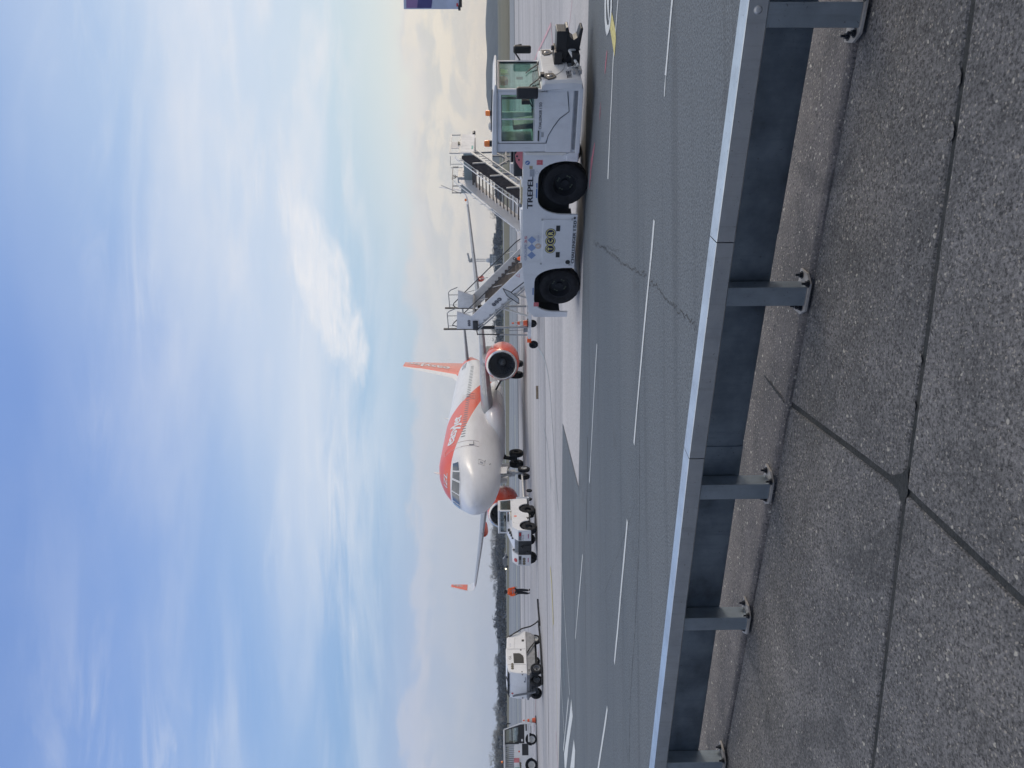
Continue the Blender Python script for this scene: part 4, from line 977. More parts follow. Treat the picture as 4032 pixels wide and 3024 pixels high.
# lettering
tb = MB()
text(tb, 'easyJet', lambda a, b, k: side_pt(6.25+a*5.5, .90+b*.84-(a*.30), .016+.0006*k), shear=.05, bold=.016, sub=4); tb.build('airline_lettering', M['awhite'], AC, recalc=False)
tb = MB(); text(tb, 'IZL', lambda a, b, k: skin(.36+(a-.5)*.80, 1.32+b*.24, .016), bold=.012, sub=3); tb.build('nose_lettering', M['awhite'], AC, recalc=False)
tb = MB(); text(tb, 'OE-IZL', lambda a, b, k: side_pt(27.3+a*2.6, 1.15+b*.36, .016), sub=3); tb.build('registration', M['navy'], AC, recalc=False)
# antennas
for s, h, l in ((4.9, .42, .25), (6.3, .12, .15), (16.5, .42, .25), (11, .1, .2)):
    mb = MB(); zt = ZC+interp(FP, s)[0]-.03; mb.prism([(-s, zt), (-s-l*1.4, zt), (-s-l*1.7, zt+h), (-s-l*1.3, zt+h)], -.02, .02); mb.build('blade_antenna', M['awhite'], AC)
mb = MB(); [mb.bar(side_pt(3.3, q, .0), side_pt(3.3, q, .12)+Vector((.12, 0, 0)), .03, .03) for q in (-1.0, -1.3)]; mb.build('pitot_probe', M['grey'], AC)
# wings
def foil(c, ch, th, y, n=16, camber=.0):
    """closed section, leading edge at x=c (aft station), chord ch, thickness ratio th, at span y; returns (x,y,z offsets)"""
    up_, lo_ = [], []
    for i in range(n+1):
        x = (1-cos(pi*i/n))/2; yt = 5*th*(.2969*sqrt(x)-.126*x-.3516*x*x+.2843*x**3-.1015*x**4)
        up_.append((x, yt+camber*x*(1-x))); lo_.append((x, -yt*.85+camber*x*(1-x)))
    return [(-(c+x*ch), y, z*ch) for x, z in up_]+[(-(c+x*ch), y, z*ch) for x, z in reversed(lo_[1:-1])]
def wing_st(y):                                      # leading edge station, chord, z, thickness
    K_ = [(0, 10.6, 8.6, 2.55, .15), (1.9, 11.9, 6.9, 2.66, .15), (3.0, 12.45, 6.2, 2.78, .145), (6.4, 14.2, 3.95, 3.07, .125), (11.5, 16.85, 2.75, 3.60, .11), (16.6, 19.5, 1.62, 4.22, .105)]
    return interp(K_, y)
wingm = M['agrey']
for sg in (1, -1):
    mb = MB(); rings = []
    for y in (0, 1.0, 1.9, 3.0, 4.2, 5.3, 6.4, 8, 10, 11.5, 13, 14.5, 15.8, 16.6):
        c, ch, z, th = wing_st(y); rings.append([(a, b*sg, z+q-(a+c)*.03) for a, b, q in foil(c, ch, th, y, camber=.05)])
    mb.loft(rings); wg = mb.build('wing', wingm, AC, smooth=40)
    mb = MB()                                       # polished leading edge slats
    for y0, y1 in ((3.1, 5.1), (6.5, 9.6), (9.7, 13), (13.1, 16.4)):
        rr = []
        for k in range(5):
            y = y0+(y1-y0)*k/4; c, ch, z, th = wing_st(y); t_ = th*ch*.30
            rr.append([(-(c+ch*.10), y*sg, z+t_*1.62+.008), (-(c+ch*.03), y*sg, z+t_*.98), (-c+.02, y*sg, z+.01), (-(c+ch*.02), y*sg, z-t_*.72), (-(c+ch*.07), y*sg, z-t_*1.15-.01)])
        mb.loft(rr, caps=False, close=False)
    mb.build('slat', M['lgrey'], wg, smooth=60)
    # sharklet
    mb = MB(); rr = []
    for y, z, s, ch in ((16.6, 4.22, 19.5, 1.62), (16.95, 4.28, 19.75, 1.5), (17.3, 4.42, 20.05, 1.38), (17.55, 4.68, 20.35, 1.25), (17.68, 5.0, 20.6, 1.12)):
        d = Vector((0, min(1, (z-4.2)*1.8), 1)); 
        f = foil(0, ch, .09, 0, 10); an = {4.22: .1, 4.28: .3, 4.42: .7, 4.68: 1.1, 5.0: 1.4}[z]
        rr.append([(-s+a, (y-q*sin(an))*sg, z+q*cos(an)) for a, b, q in f])
    mb.loft(rr); sk = mb.build('winglet', M['awhite'], wg, smooth=50)
    mb = MB(); rr = []
    for y, z, s, ch in ((17.684, 5.02, 20.62, 1.1), (17.90, 6.55, 21.65, .50)):
        rr.append([(-s+a, (y-q*.98)*sg, z+q*.15) for a, b, q in foil(0, ch, .10, 0, 10)])
    mb.loft(rr); mb.build('winglet_tip', M['aorange'], wg, smooth=50)
    mb = MB(); mb.bar((-20.62, 17.686*sg, 5.02), (-21.66, 17.90*sg, 6.56), .05, .09); mb.build('winglet_leading_edge', M['awhite'], wg)
    for s_in in (1, -1):
        tb = MB()
        f = lambda a, b, k, s_in=s_in: Vector((-(21.45+a*.62) + (b*.30), (17.73+a*.13 - s_in*.048)*sg, 5.15+a*1.15+b*.09))
        text(tb, 'easyJet', f, bold=.02); tb.build('winglet_lettering', M['awhite'], wg, recalc=False)
    # flap track fairings
    for y, ln, mm in ((4.4, 3.0, M['agrey']), (10.9, 3.0, M['aorange']), (8.0, 2.8, M['agrey'])):
        c, ch, z, th = wing_st(y); x0 = -(c+ch*.45); prof = [(0, .0), (.10, .12), (.19, .45), (.22, .9), (.18, 1.6), (.10, ln*.85), (.0, ln)]
        mb = MB(); mb.lathe([(r, h) for r, h in prof], (x0, y*sg, z-.20), (-1, 0, -.02), 16); o = mb.build('flap_fairing', mm, wg, smooth=50)
        for v_ in o.data.vertices: v_.co.z = z-.20+(v_.co.z-(z-.20))*1.5
mb = MB(); mb.lathe([(0, 0), (.10, .02), (.10, .16), (0, .2)], (-19.9, 16.9, 4.30), (0, .2, 1), 12); mb.build('wing_tip_lamp', M['amber'], AC)
# wing root / belly fairing
mb = MB(); rr = []
for s, w_, b_, t_ in ((9.6, .7, 1.95, 2.6), (10.3, 1.55, 1.72, 2.9), (11.2, 2.05, 1.58, 3.1), (12.2, 2.28, 1.50, 3.2), (16, 2.34, 1.48, 3.2), (20, 2.2, 1.52, 3.0), (22, 1.7, 1.75, 2.8), (23, .9, 2.0, 2.5)):
    m_ = (b_+t_)/2; rr.append([(-s, w_*(abs(sin(2*pi*k/36))**.7)*(1 if sin(2*pi*k/36) >= 0 else -1), m_+(t_-m_)*(abs(cos(2*pi*k/36))**.75)*(1 if cos(2*pi*k/36) >= 0 else -1)) for k in range(36)])
mb.loft(rr); mb.build('belly_fairing', M['awhite'], AC, smooth=50)
# engines
for sg in (1, -1):
    c = Vector((-11.0, 5.75*sg, 1.72)); axd = Vector((-1, 0, -.03))
    mb = MB(); mb.lathe([(1.02, .0), (1.10, .10), (1.17, .30), (1.23, .75), (1.25, 1.4), (1.20, 2.3), (1.08, 3.1), (.98, 3.35), (.93, 3.35), (.93, 2.6)], c, axd, 56, caps=False)
    en = mb.build('engine', M['aorange'], AC, smooth=50)
    mb = MB(); mb.lathe([(.93, .45), (.895, .30), (.90, .12), (.945, .015), (.985, -.02), (1.03, .0), (1.095, .085), (1.105, .10)], c, axd, 56, caps=False); mb.build('inlet_lip', M['ametal'], en, smooth=60)
    mb = MB(); mb.lathe([(.93, .44), (.93, 1.2), (.02, 1.2)], c, axd, 48, caps=False); mb.build('inlet_duct', mat('duct_grey', (.09, .10, .12), .5), en, smooth=50)
    mb = MB()
    u = axd.normalized().cross(Vector((0, 0, 1))).normalized(); v = u.cross(axd.normalized())
    for k in range(30):
        a = 2*pi*k/30; d0 = u*cos(a)+v*sin(a); a1 = a+.13; d1 = u*cos(a1)+v*sin(a1); a2 = a+.17; d2 = u*cos(a2)+v*sin(a2); q = c+axd*.95
        mb.poly([q+d0*.28, q+d2*.28+axd*.1, q+d2*.90+axd*.14, q+d1*.90-axd*.02])
    mb.build('fan', mat('fan_blades', (.05, .055, .065), .35, .6), en)
    mb = MB(); mb.lathe([(0, .52), (.05, .55), (.16, .72), (.28, .96), (.3, 1.1)], c, axd, 24, caps=False); mb.build('spinner', mat('spinner_grey', (.12, .13, .14), .4), en, smooth=50)
    mb = MB(); mb.lathe([(.70, 2.6), (.66, 3.6), (.50, 4.5), (.44, 4.55), (.30, 4.5), (.22, 4.9), (0, 5.3)], c, axd, 32, caps=False); mb.build('exhaust', M['grey'], en, smooth=40)
    mb = MB(); rr = []
    for s, zt, zb, w_ in ((11.9, 2.93, 2.7, .05), (12.6, 3.08, 2.6, .20), (13.8, 3.16, 2.4, .24), (15.5, 3.08, 2.3, .22), (17.2, 2.92, 2.5, .08)):
        rr.append([(-s, 5.75*sg-w_, zb), (-s, 5.75*sg+w_, zb), (-s, 5.75*sg+w_*.8, zt), (-s, 5.75*sg-w_*.8, zt)])
    mb.loft(rr); mb.build('pylon', M['agrey'], en, smooth=40)
    tb = MB(); q0 = c+axd*1.0
    def ef(a, b, k, sg=sg):
        th = radians(28)+(1-b)*.13; s = .9+a*1.0
        return Vector((-11-s, 5.75*sg+(1.252+.001*k)*cos(th), 1.72-s*.03+1.252*sin(th)))
    text(tb, 'easyJet', ef, bold=.02, sub=2); tb.build('engine_lettering', M['awhite'], en, recalc=False)
# fin and tailplane
mb = MB(); rr = []
for z, s, ch in ((5.55, 29.6, 6.1), (6.0, 30.1, 5.65), (8, 31.75, 4.25), (10, 33.2, 3.05), (11.76, 34.5, 2.0)):
    rr.append([(a, q*1.0, z) for a, b, q in foil(s, ch, .10, 0, 16)])
for r_ in rr:
    pass
mb.loft(rr); fin = mb.build('fin', M['aorange'], AC, smooth=50)
mb = MB(); mb.loft([[(-28.2, 0, 5.90), (-29.7, .10, 5.85), (-29.7, -.10, 5.85)], [(-29.75, 0, 6.45), (-30.42, .17, 6.1), (-30.42, -.17, 6.1)], [(-34.40, 0, 11.8), (-34.72, .07, 11.7), (-34.72, -.07, 11.7)]]); mb.build('fin_leading_edge', M['awhite'], fin, smooth=50)
tb = MB()
def finpt(a, b, k, sd):
    z = 6.9+a*4.4; s = 33.3+a*2.45 + (-b*(2.2-1.0*a)) + .6
    ch0 = interp([(5.55, 29.6, 6.1), (8, 31.75, 4.25), (10, 33.2, 3.05), (11.76, 34.5, 2.0)], z); x = max(.02, min(.98, (s-ch0[0])/ch0[1])); yt = 5*.10*(.2969*sqrt(x)-.126*x-.3516*x*x+.2843*x**3-.1015*x**4)*ch0[1]
    return Vector((-s, sd*(yt+.02), z))
text(tb, 'easyJet', lambda a, b, k: finpt(a, b, k, 1), bold=.012, sub=3); tb.build('fin_lettering', M['awhite'], fin, recalc=False)
for sg in (1, -1):
    mb = MB(); rr = [[(a, b*sg, z+q) for a, b, q in foil(s, ch, .09, y, 12)] for y, s, ch, z in ((.2, 31.6, 4.0, 5.05), (1.2, 32.2, 3.55, 5.12), (6.2, 35.2, 1.45, 5.62))]
    mb.loft(rr); mb.build('tailplane', M['agrey'], AC, smooth=40)
# landing gear
mb = MB(); mb.tube([(-5.07, 0, 2.1), (-5.07, 0, .45)], .10, 12); mb.tube([(-5.0, 0, 1.1), (-4.4, 0, 1.9)], .06, 8); mb.box((-5.25, -.17, .95), (-4.9, .17, 1.25)); mb.box((-5.2, -.12, 1.35), (-4.92, .20, 1.55)); mb.tube([(-5.07, -.26, .38), (-5.07, .26, .38)], .06, 10)
mb.lathe([(0, 0), (.09, 0), (.09, .05), (0, .05)], (-4.93, .13, 1.28), (1, 0, 0), 14); mb.lathe([(0, 0), (.09, 0), (.09, .05), (0, .05)], (-4.93, -.13, 1.28), (1, 0, 0), 14)
ng = mb.build('nose_gear', M['lgrey'], AC, smooth=30)
for sg in (1, -1):
    wheel(ng, (-5.07, .25*sg, .38), .38, .22, rim=M['rimw'] if sg > 0 else M['rim'], outer=sg, rr=.5)
    mb = MB(); mb.hexa([(-5.35, .32*sg, 1.42), (-4.2, .32*sg, 1.5), (-4.2, .34*sg, 1.5), (-5.35, .34*sg, 1.42), (-5.35, .30*sg, 2.0), (-4.2, .30*sg, 2.0), (-4.2, .32*sg, 2.0), (-5.35, .32*sg, 2.0)]); mb.build('gear_door', M['awhite'], ng)
for sg in (1, -1):
    y = 3.8*sg; mb = MB(); mb.tube([(-17.9, y*.97, 2.6), (-17.71, y, .6)], .15, 14); mb.tube([(-17.71, y-.47, .57), (-17.71, y+.47, .57)], .09, 10); mb.tube([(-17.7, y, 1.3), (-17.0, y*.55, 2.3)], .07, 8); mb.tube([(-17.5, y, 1.2), (-17.3, y, .75), (-17.6, y, .6)], .05, 8)
    mg = mb.build('main_gear', M['dark'], AC, smooth=30)
    for q in (-.46, .46): wheel(mg, (-17.71, y+q, .57), .57, .42, rim=M['rim'], outer=1, rr=.45)
    mb = MB(); mb.box((-18.2, y+.62*sg, 1.1), (-17.2, y+.66*sg, 2.7)); mb.build('gear_door', M['awhite'], mg)
# ------------------------------------------------------------------ passenger stairs
def cone(parent_loc, h, label, name='traffic_cone', group=None, rz=0):
    t = thing(name, label, 'traffic cone', parent_loc, rz, group)
    s = h/.75
    mb = MB(); mb.box((-.19*s, -.19*s, 0), (.19*s, .19*s, .035*s)); mb.build('base', M['rubber'], t, bevel=.012)
    def seg(z0, z1, m, nm):
        r = lambda z: .135*s*(1-z/(h*1.06))+.018*s
        mb = MB(); mb.lathe([(0, z0), (r(z0), z0), (r(z1), z1), (0, z1)], (0, 0, 0), (0, 0, 1), 20); return mb.build(nm, m, t, smooth=40)
    seg(.036*s, h*.30, M['orange'], 'cone_body'); seg(h*.301, h*.50, M['rimw'], 'reflective_band'); seg(h*.501, h*.66, M['orange'], 'cone_body'); seg(h*.661, h*.86, M['rimw'], 'reflective_band'); seg(h*.861, h, M['orange'], 'cone_body')
    return t
# C: the stairs rising to the left
q = radians(47); c0 = G(2118, 1353)
d_ = Vector((-cos(q), sin(q), 0))
SCN = thing('passenger_stairs', 'white mobile passenger stairs with round dark logos on its solid side panels', 'passenger stairs', (c0.x, c0.y, 0), math.atan2(d_.y, d_.x), scale=.98)
Wd = -1.55                                             # far side lies at negative y
mats = (M['white'], M['white'])
for yy, nm, mm in ((0, 'side_panel', M['white']), (Wd, 'far_side_panel', M['white2'])):
    y0, y1 = yy-.02, yy+.02
    mb = MB(); mb.prism([(-.98, 3.17), (-.98, 3.28), (-1.85, 3.28), (-5.35, .40), (-5.2, .25), (-4.25, .30)], y0, y1); sp = mb.build(nm, mm, SCN, bevel=.008)
    s_ = 1 if yy == 0 else -1
    if yy == 0:
        dv = Vector((-.98+4.25, 0, 3.17-.30)).normalized()
        mb = MB(); mb.bar((-1.0, y1+.03, 3.12), (-4.25, y1+.03, .27), .06, .05); mb.bar((-1.0, y1+.05, 2.98), (-4.1, y1+.05, .26), .05, .05)
        for k in range(9): p_ = Vector((-1.3-.33*k, y1+.03, 2.93-.29*k)); mb.box((p_.x-.03, y1+.0, p_.z-.02), (p_.x+.03, y1+.09, p_.z+.05))
        mb.build('stringer', M['lgrey'], sp)
    # platform side
    mb = MB(); mb.prism([(-1.06, 3.22), (-1.06, 4.0), (-2.20, 3.93), (-1.90, 3.28)], y0-.01, y1+.01); mb.build('platform_panel', mm, SCN, bevel=.006)
    mb = MB(); mb.box((-1.06, yy-.05, 3.20), (-1.02, yy+.05, 4.64)); mb.build('rubber_bumper', M['black'], SCN)
    mb = MB(); mb.tube([(-1.06, yy, 4.40), (-2.06, yy, 4.41), (-2.20, yy, 4.30), (-2.38, yy, 3.95)], .022, 6); mb.tube([(-1.9, yy, 4.40), (-1.9, yy, 3.95)], .018, 6); mb.tube([(-1.25, yy, 4.4), (-1.25, yy, 4.0)], .012, 6)
    mb.build('platform_rail', M['grey'], SCN, smooth=50)
    # handrail
    mb = MB(); hr = [(-1.10, 4.12), (-1.22, 4.22), (-1.35, 4.18)] if yy else [(-1.20, 3.98), (-1.30, 4.20), (-1.45, 4.12)]
    hr += [(-2.0, 3.66), (-5.05, 1.12), (-5.22, .92), (-5.28, .70)]
    mb.tube([(a, yy, b) for a, b in hr], .024, 6); h_ = mb.build('handrail', M['black'], SCN, smooth=50)
    mb = MB()
    mb.bm.free()
    for x_ in (-2.15, -2.95, -3.75, -4.5, -5.15):
        zt = 3.66+(x_+2.0)*.8328; mb = MB(); mb.tube([(x_+.10, yy, zt), (x_-.04, yy, zt-.42)], .018, 6); mb.build('rail_post', M['lgrey'], h_)
mb = MB(); treads = 15
for k in range(treads):
    x_ = -1.9-3.3*k/treads; z_ = 2.60-2.42*k/treads
    mb.box((x_-.24, Wd+.03, z_-.025), (x_+.01, -.03, z_)); mb.box((x_-.24, Wd+.03, z_-.17), (x_-.22, -.03, z_-.0251))
mb.build('steps', M['tread'], SCN)
mb = MB(); mb.box((-1.95, Wd+.03, 3.12), (-.95, -.03, 3.20)); mb.box((-1.02, Wd+.05, 2.95), (-.90, -.05, 3.13)); mb.build('platform', M['grey'], SCN)
mb = MB(); mb.box((-.92, Wd+.1, 3.0), (-.86, -.1, 3.2)); mb.build('nose_bumper', M['black'], SCN)
mb = MB(); mb.box((-1.6, .03, 2.95), (-1.05, .12, 3.20)); mb.build('control_box', M['black'], SCN, bevel=.02)
for x_, y_ in ((-1.12, 0), (-1.12, Wd)):
    mb = MB(); mb.tube([(x_, y_-.0, 3.0), (x_, y_, 2.15)], .085, 12); lg = mb.build('lift_ram', M['black'], SCN, smooth=40)
    mb = MB(); mb.tube([(x_, y_, 2.15), (x_, y_, .55)], .055, 10); mb.build('ram_tube', M['lgrey'], lg, smooth=40)
mb = MB(); mb.tube([(-.58, -.1, 3.0), (-.55, -.1, 1.9)], .028, 8); mb.tube([(-1.0, -.1, 3.05), (-.55, -.1, 3.0)], .03, 6); lg = mb.build('stabiliser', M['black'], SCN)
mb = MB(); mb.tube([(-.55, -.1, 1.9), (-.50, -.1, .50)], .035, 8); mb.build('stabiliser_tube', M['lgrey'], lg)
mb = MB(); mb.tube([(-2.35, -.1, 1.95), (-1.75, -.1, .5)], .05, 8); mb.tube([(-2.35, Wd+.1, 1.95), (-1.75, Wd+.1, .5)], .05, 8); mb.build('brace', M['cream'], SCN)
mb = MB(); mb.box((-4.9, -.12, .36), (-.10, .02, .52)); mb.box((-4.9, Wd-.02, .36), (-.10, Wd+.12, .52))
for x_ in (-4.8, -2.6, -.8): mb.box((x_, Wd+.12, .37), (x_+.12, -.12, .51))
mb.build('chassis', M['white2'], SCN, bevel=.01)
mb = MB(); mb.box((-.35, -.13, .34), (-.10, .03, .54)); mb.build('orange_marker', M['hivis'], SCN)
for x_ in (.06, -4.3):
    for y_ in (0, Wd): wheel(SCN, (x_, y_, .22), .22, .16, name='wheel', outer=1)
mb = MB(); mb.tube([(-1.0, -.3, .52), (-.92, -.3, .9), (-.8, -.3, 1.02)], .012, 6); mb.tube([(-.72, -.2, 1.45), (-.75, -.2, .6)], .014, 6); mb.box((-.85, -.35, .52), (-.65, -.15, .72)); mb.build('control_column', M['grey'], SCN)
for k, (cx, cz, r) in enumerate(((-2.78, 2.03, .115),)):
    uu = Vector((-1, 0, -.83)).normalized(); vv = Vector((-.83, 0, 1)).normalized()
    tcr_logo((cx, .024, cz), uu, vv, r, SCN, 'ink', 'sticker')
tcr_logo((-1.45, .034, 3.38), (-1, 0, 0), (0, 0, 1), .075, SCN, 'ink', 'sticker')
mb = MB(); mb.tube([(-4.25, .024, .98), (-4.45, .024, .98), (-4.35, .024, 1.14), (-4.25, .024, .98)], .012, 5); mb.build('warning_triangle', M['pink'], SCN)
mC = Matrix.Translation(SCN.location) @ Matrix.Rotation(SCN.rotation_euler.z, 4, 'Z') @ Matrix.Scale(.98, 4)
cone(mC @ Vector((-1.35, -.05, .522)), .78, 'orange and white traffic cone standing on the chassis of the passenger stairs', group='traffic cones')

# D: the stairs rising to the right
q = radians(50); P0 = Vector(((1512-610)/2950*42, 42, 0))*.98
SD = thing('passenger_stairs', 'white mobile passenger stairs with dark sheeting below its handrail and a control desk on top', 'passenger stairs', (P0.x, P0.y, 0), q, scale=.98)
WD_ = 1.62
for yy, far in ((0, False), (WD_, True)):
    y0, y1 = yy-.02, yy+.02
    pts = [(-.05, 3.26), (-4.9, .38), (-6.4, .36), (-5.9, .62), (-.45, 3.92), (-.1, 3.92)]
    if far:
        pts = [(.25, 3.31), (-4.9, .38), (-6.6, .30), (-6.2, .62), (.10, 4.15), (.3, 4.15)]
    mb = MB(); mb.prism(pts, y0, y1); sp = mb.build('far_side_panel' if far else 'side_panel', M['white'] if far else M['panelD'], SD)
    if not far:
        mb = MB(); mb.bar((.35, y0-.02, 3.42), (-5.0, y0-.02, .33), .07, .12)
        for x_, in ((-1.15,), (-2.75,), (-4.2,)):
            zb = 3.25+(x_)*.594; mb.bar((x_, y0-.03, zb), (x_-.10, y0-.03, zb+.72), .08, .05)
        mb.build('stringer', M['cream'], sp)
        mb = MB(); mb.bar((.55, y0-.02, 3.10), (-4.1, y0-.02, .34), .06, .08)
        for k in range(13):
            x_ = .35-.30*k if k < 7 else -1.6-.42*(k-6); mb.bar((x_, y0-.02, 3.0+(x_-.35)*.594), (x_, y0-.02, 3.40+(x_-.35)*.585), .035)
        mb.build('truss', M['lgrey'], sp)
    hz = [(-.20, 4.28), (-.42, 4.27), (-5.35, 1.36), (-5.6, 1.12), (-6.1, .95)] if not far else [(.25, 4.42), (-.10, 4.33), (-5.1, 1.30), (-5.5, 1.02), (-6.2, .85)]
    mb = MB(); mb.tube([(a, yy, b) for a, b in hz], .028, 6); h_ = mb.build('handrail', M['white'], SD, smooth=50)
    for k in range(8):
        x_ = -.7-.68*k; zt = 4.27+(x_+.42)*.590; mb = MB(); mb.tube([(x_, yy, zt), (x_-.05, yy, zt-.30)], .018, 6); mb.build('rail_post', M['lgrey'], h_)
    if not far: mb = MB(); mb.tube([(-.45, 0, 4.0), (-5.5, 0, .98)], .018, 6); mb.build('lower_rail', M['lgrey'], h_)
mb = MB()
for k in range(16):
    x_ = -.15-5.2*k/16; z_ = 3.36-3.05*k/16
    mb.box((x_-.26, .03, z_-.06), (x_, WD_-.03, z_)) 
mb.build('steps', M['tread'], SD)
mb = MB(); mb.box((-.1, .0, 3.20), (2.5, WD_, 3.30)); mb.build('platform', M['grey'], SD)
mb = MB(); mb.box((.28, -.03, 3.24), (2.95, .03, 4.03)); pb = mb.build('platform_panel', M['white2'], SD, bevel=.01)
mb = MB(); mb.box((.75, -.036, 3.30), (1.25, -.031, 3.40)); mb.build('teal_label', M['teal'], pb)
mb = MB(); mb.box((.28, .03, 3.24), (.32, WD_, 3.85)); mb.build('platform_end_panel', mat('grey_green_sheet', (.30, .36, .36), .5), SD)
mb = MB()
for x_ in (.30, 2.93): mb.bar((x_, 0, 4.03), (x_, 0, 4.62), .06)
mb.bar((.28, 0, 4.60), (2.95, 0, 4.62), .06); mb.bar((.28, 0, 4.07), (2.95, 0, 4.05), .05)
for x_ in (.28, -.2): mb.bar((x_, WD_*.4, 3.9), (x_, WD_*.4, 4.58), .03)
mb.bar((-.22, .5, 4.58), (.3, .2, 4.58), .03)
mb.build('platform_rail', M['lgrey'], SD)
mb = MB(); mb.box((.95, .0, 4.09), (1.85, .02, 4.56)); mb.build('grey_sign', M['sticker'], SD)
mb = MB(); mb.lathe([(0, 0), (.1, 0), (.1, .1), (0, .1)], (1.55, -.05, 4.09), (0, 0, 1), 12); mb.build('yellow_knob', M['tan'], SD)
mb = MB(); mb.tube([(3.0, 0, 3.30), (3.35, 0, 3.30)], .09, 10); mb.build('end_roller', M['black'], SD)
# far control desk and side platform
mb = MB(); mb.box((.55, WD_-.05, 3.28), (1.95, WD_+.3, 4.25)); cbx = mb.build('control_desk', M['lgrey'], SD, bevel=.02)
mb = MB(); [mb.box((x_, WD_-.062, z_), (x_+.12, WD_-.052, z_+.1)) for x_ in (.75, 1.0, 1.3) for z_ in (3.65, 3.85)]; mb.build('switches', M['ink'], cbx)
mb = MB(); mb.bar((.4, WD_, 4.55), (2.1, WD_, 4.58), .04); mb.bar((2.1, WD_, 4.25), (2.1, WD_, 4.6), .04); ww = Vector((.75, WD_, 4.45)); mb.tube([ww+Vector((sin(k*pi/8), 0, cos(k*pi/8)*.5))*.22 for k in range(17)], .02, 6, caps=False); mb.bar((.75, WD_, 4.2), (.75, WD_, 4.5), .05); mb.build('hand_wheel', M['black'], cbx)
mb = MB(); mb.box((-.15, WD_+.55, 3.30), (1.65, WD_+.60, 4.05)); sp2 = mb.build('side_platform', mat('grey_green_panel', (.36, .41, .43), .5), SD)
mb = MB(); mb.bar((-.15, WD_+.57, 4.55), (1.65, WD_+.57, 4.58), .05); mb.bar((-.15, WD_+.57, 4.05), (-.15, WD_+.57, 4.57), .05); mb.bar((.75, WD_+.57, 4.05), (.75, WD_+.57, 4.57), .05); mb.tube([(-.2, WD_+.6, 4.05), (.9, WD_+.6, 5.25)], .02, 6); mb.build('side_rail', M['grey'], sp2)
# supports
mb = MB()
for y_ in (.15, WD_-.15):
    mb.tube([(.65, y_, 3.2), (.75, y_, 2.1)], .05, 8); mb.tube([(.75, y_, 2.1), (.80, y_, .45)], .075, 8)
mb.bar((.5, .1, 2.0), (-1.4, .1, .6), .09); mb.bar((-1.4, .1, 2.0), (.6, .1, .5), .09); mb.bar((-.9, .1, 1.45), (.8, .1, 1.45), .08); mb.bar((.1, .1, 2.2), (.1, .1, .5), .08)
mb.build('lift_frame', M['grey'], SD)
mb = MB(); mb.box((-5.6, .0, .30), (1.6, .14, .48)); mb.box((-5.6, WD_-.14, .30), (1.6, WD_, .48)); mb.box((-1.2, .0, .48), (.2, .8, 1.2)); mb.box((-2.6, 0, .48), (-1.3, .5, .9))
for x_ in (-5.5, -2.6, 1.4): mb.box((x_, .14, .31), (x_+.12, WD_-.14, .47))
mb.build('chassis', M['white2'], SD, bevel=.01)
for x_ in (1.0, -4.4):
    for y_ in (0, WD_): wheel(SD, (x_, y_, .24), .24, .18, outer=-1)

# ------------------------------------------------------------------ towbarless pushback tractor
def xy(px_y, Y): return Vector(((1512-px_y)/2950*Y, Y, 0))
o_ = Vector((-7.8, 39.9, 0))*.98
PT = thing('pushback_tractor', 'small white pushback tractor with rear bonnet standing at the nose of the airliner', 'pushback tractor', (o_.x, o_.y, 0), math.atan2(.933, .36), scale=.98)
def tri_arch(x, r, z0, n=10): return [(x+r*cos(pi*k/n), z0+ (r*sin(pi*k/n))) for k in range(n+1)]
prof = [(0, .33), (0, 1.02), (.38, 1.33), (3.15, 1.37), (3.38, 1.0), (3.42, .45), (2.85, .45)] + [(2.30+.50*cos(pi*k/10), .45+.48*sin(pi*k/10)) for k in range(11)] + [(1.70, .40), (1.05, .40)] + [(.50+.50*cos(pi*k/10), .45+.48*sin(pi*k/10)) for k in range(11)][0:10]
prof = prof[:-1]+[(.02, .45)]
for y0, y1, nm in ((0, .06, 'body'), (2.18, 2.24, 'far_side')):
    mb = MB(); plate(mb, prof, y0, y1); b_ = mb.build(nm, M['white'], PT, bevel=.015)
mb = MB(); mb.box((.1, .35, .30), (3.3, 1.89, 1.0)); mb.build('underframe', M['dark'], PT)
def fender(y0, y1):
    mb = MB(); mb.prism([(0, .33), (0, 1.02), (.38, 1.325), (1.0, 1.34), (1.0, .98), (.06, .98), (.06, .33)], y0, y1); return mb.build('fender', M['white'], PT, bevel=.03)
fl = fender(.061, .68); fr_ = fender(1.56, 2.18)
for y_, f_ in ((.37, fl), (1.87, fr_)):
    mb = MB(); mb.box((-.012, y_-.27, .84), (-.002, y_+.27, 1.0)); lp = mb.build('lamp_panel', M['grey'], f_)
    mb = MB(); mb.box((-.022, y_-.22, .87), (-.013, y_-.02, .97)); mb.build('tail_lamp', M['redlens'] if y_ < 1 else M['black'], lp)
    mb = MB(); mb.box((-.022, y_+.03, .87), (-.013, y_+.22, .97)); mb.build('lamp', M['lens'], lp)
    mb = MB(); mb.box((-.012, y_-.13, .46), (-.002, y_+.13, .50)); mb.build('reflector', mat('magenta_reflector', (.35, .02, .12), .4), f_)
tcr_logo((-.004, 1.95, .70), (0, -1, 0), (0, 0, 1), .085, PT, 'ink', 'tan')
flat_text('F033', (-.004, .62, .72), (0, -.32, 0), (0, 0, .07), 'fleet_lettering', M['ink'], PT)
mb = MB(); mb.box((.30, .68, .40), (.36, 1.56, 1.2)); mb.build('rear_recess', M['lgrey'], PT)
mb = MB(); mb.box((.02, .98, .34), (.30, 1.32, .80)); mb.box((-.06, 1.05, .75), (.10, 1.12, .86)); mb.box((.0, 1.36, .44), (.28, 1.5, .58)); mb.build('hitch', M['black'], PT, bevel=.015)
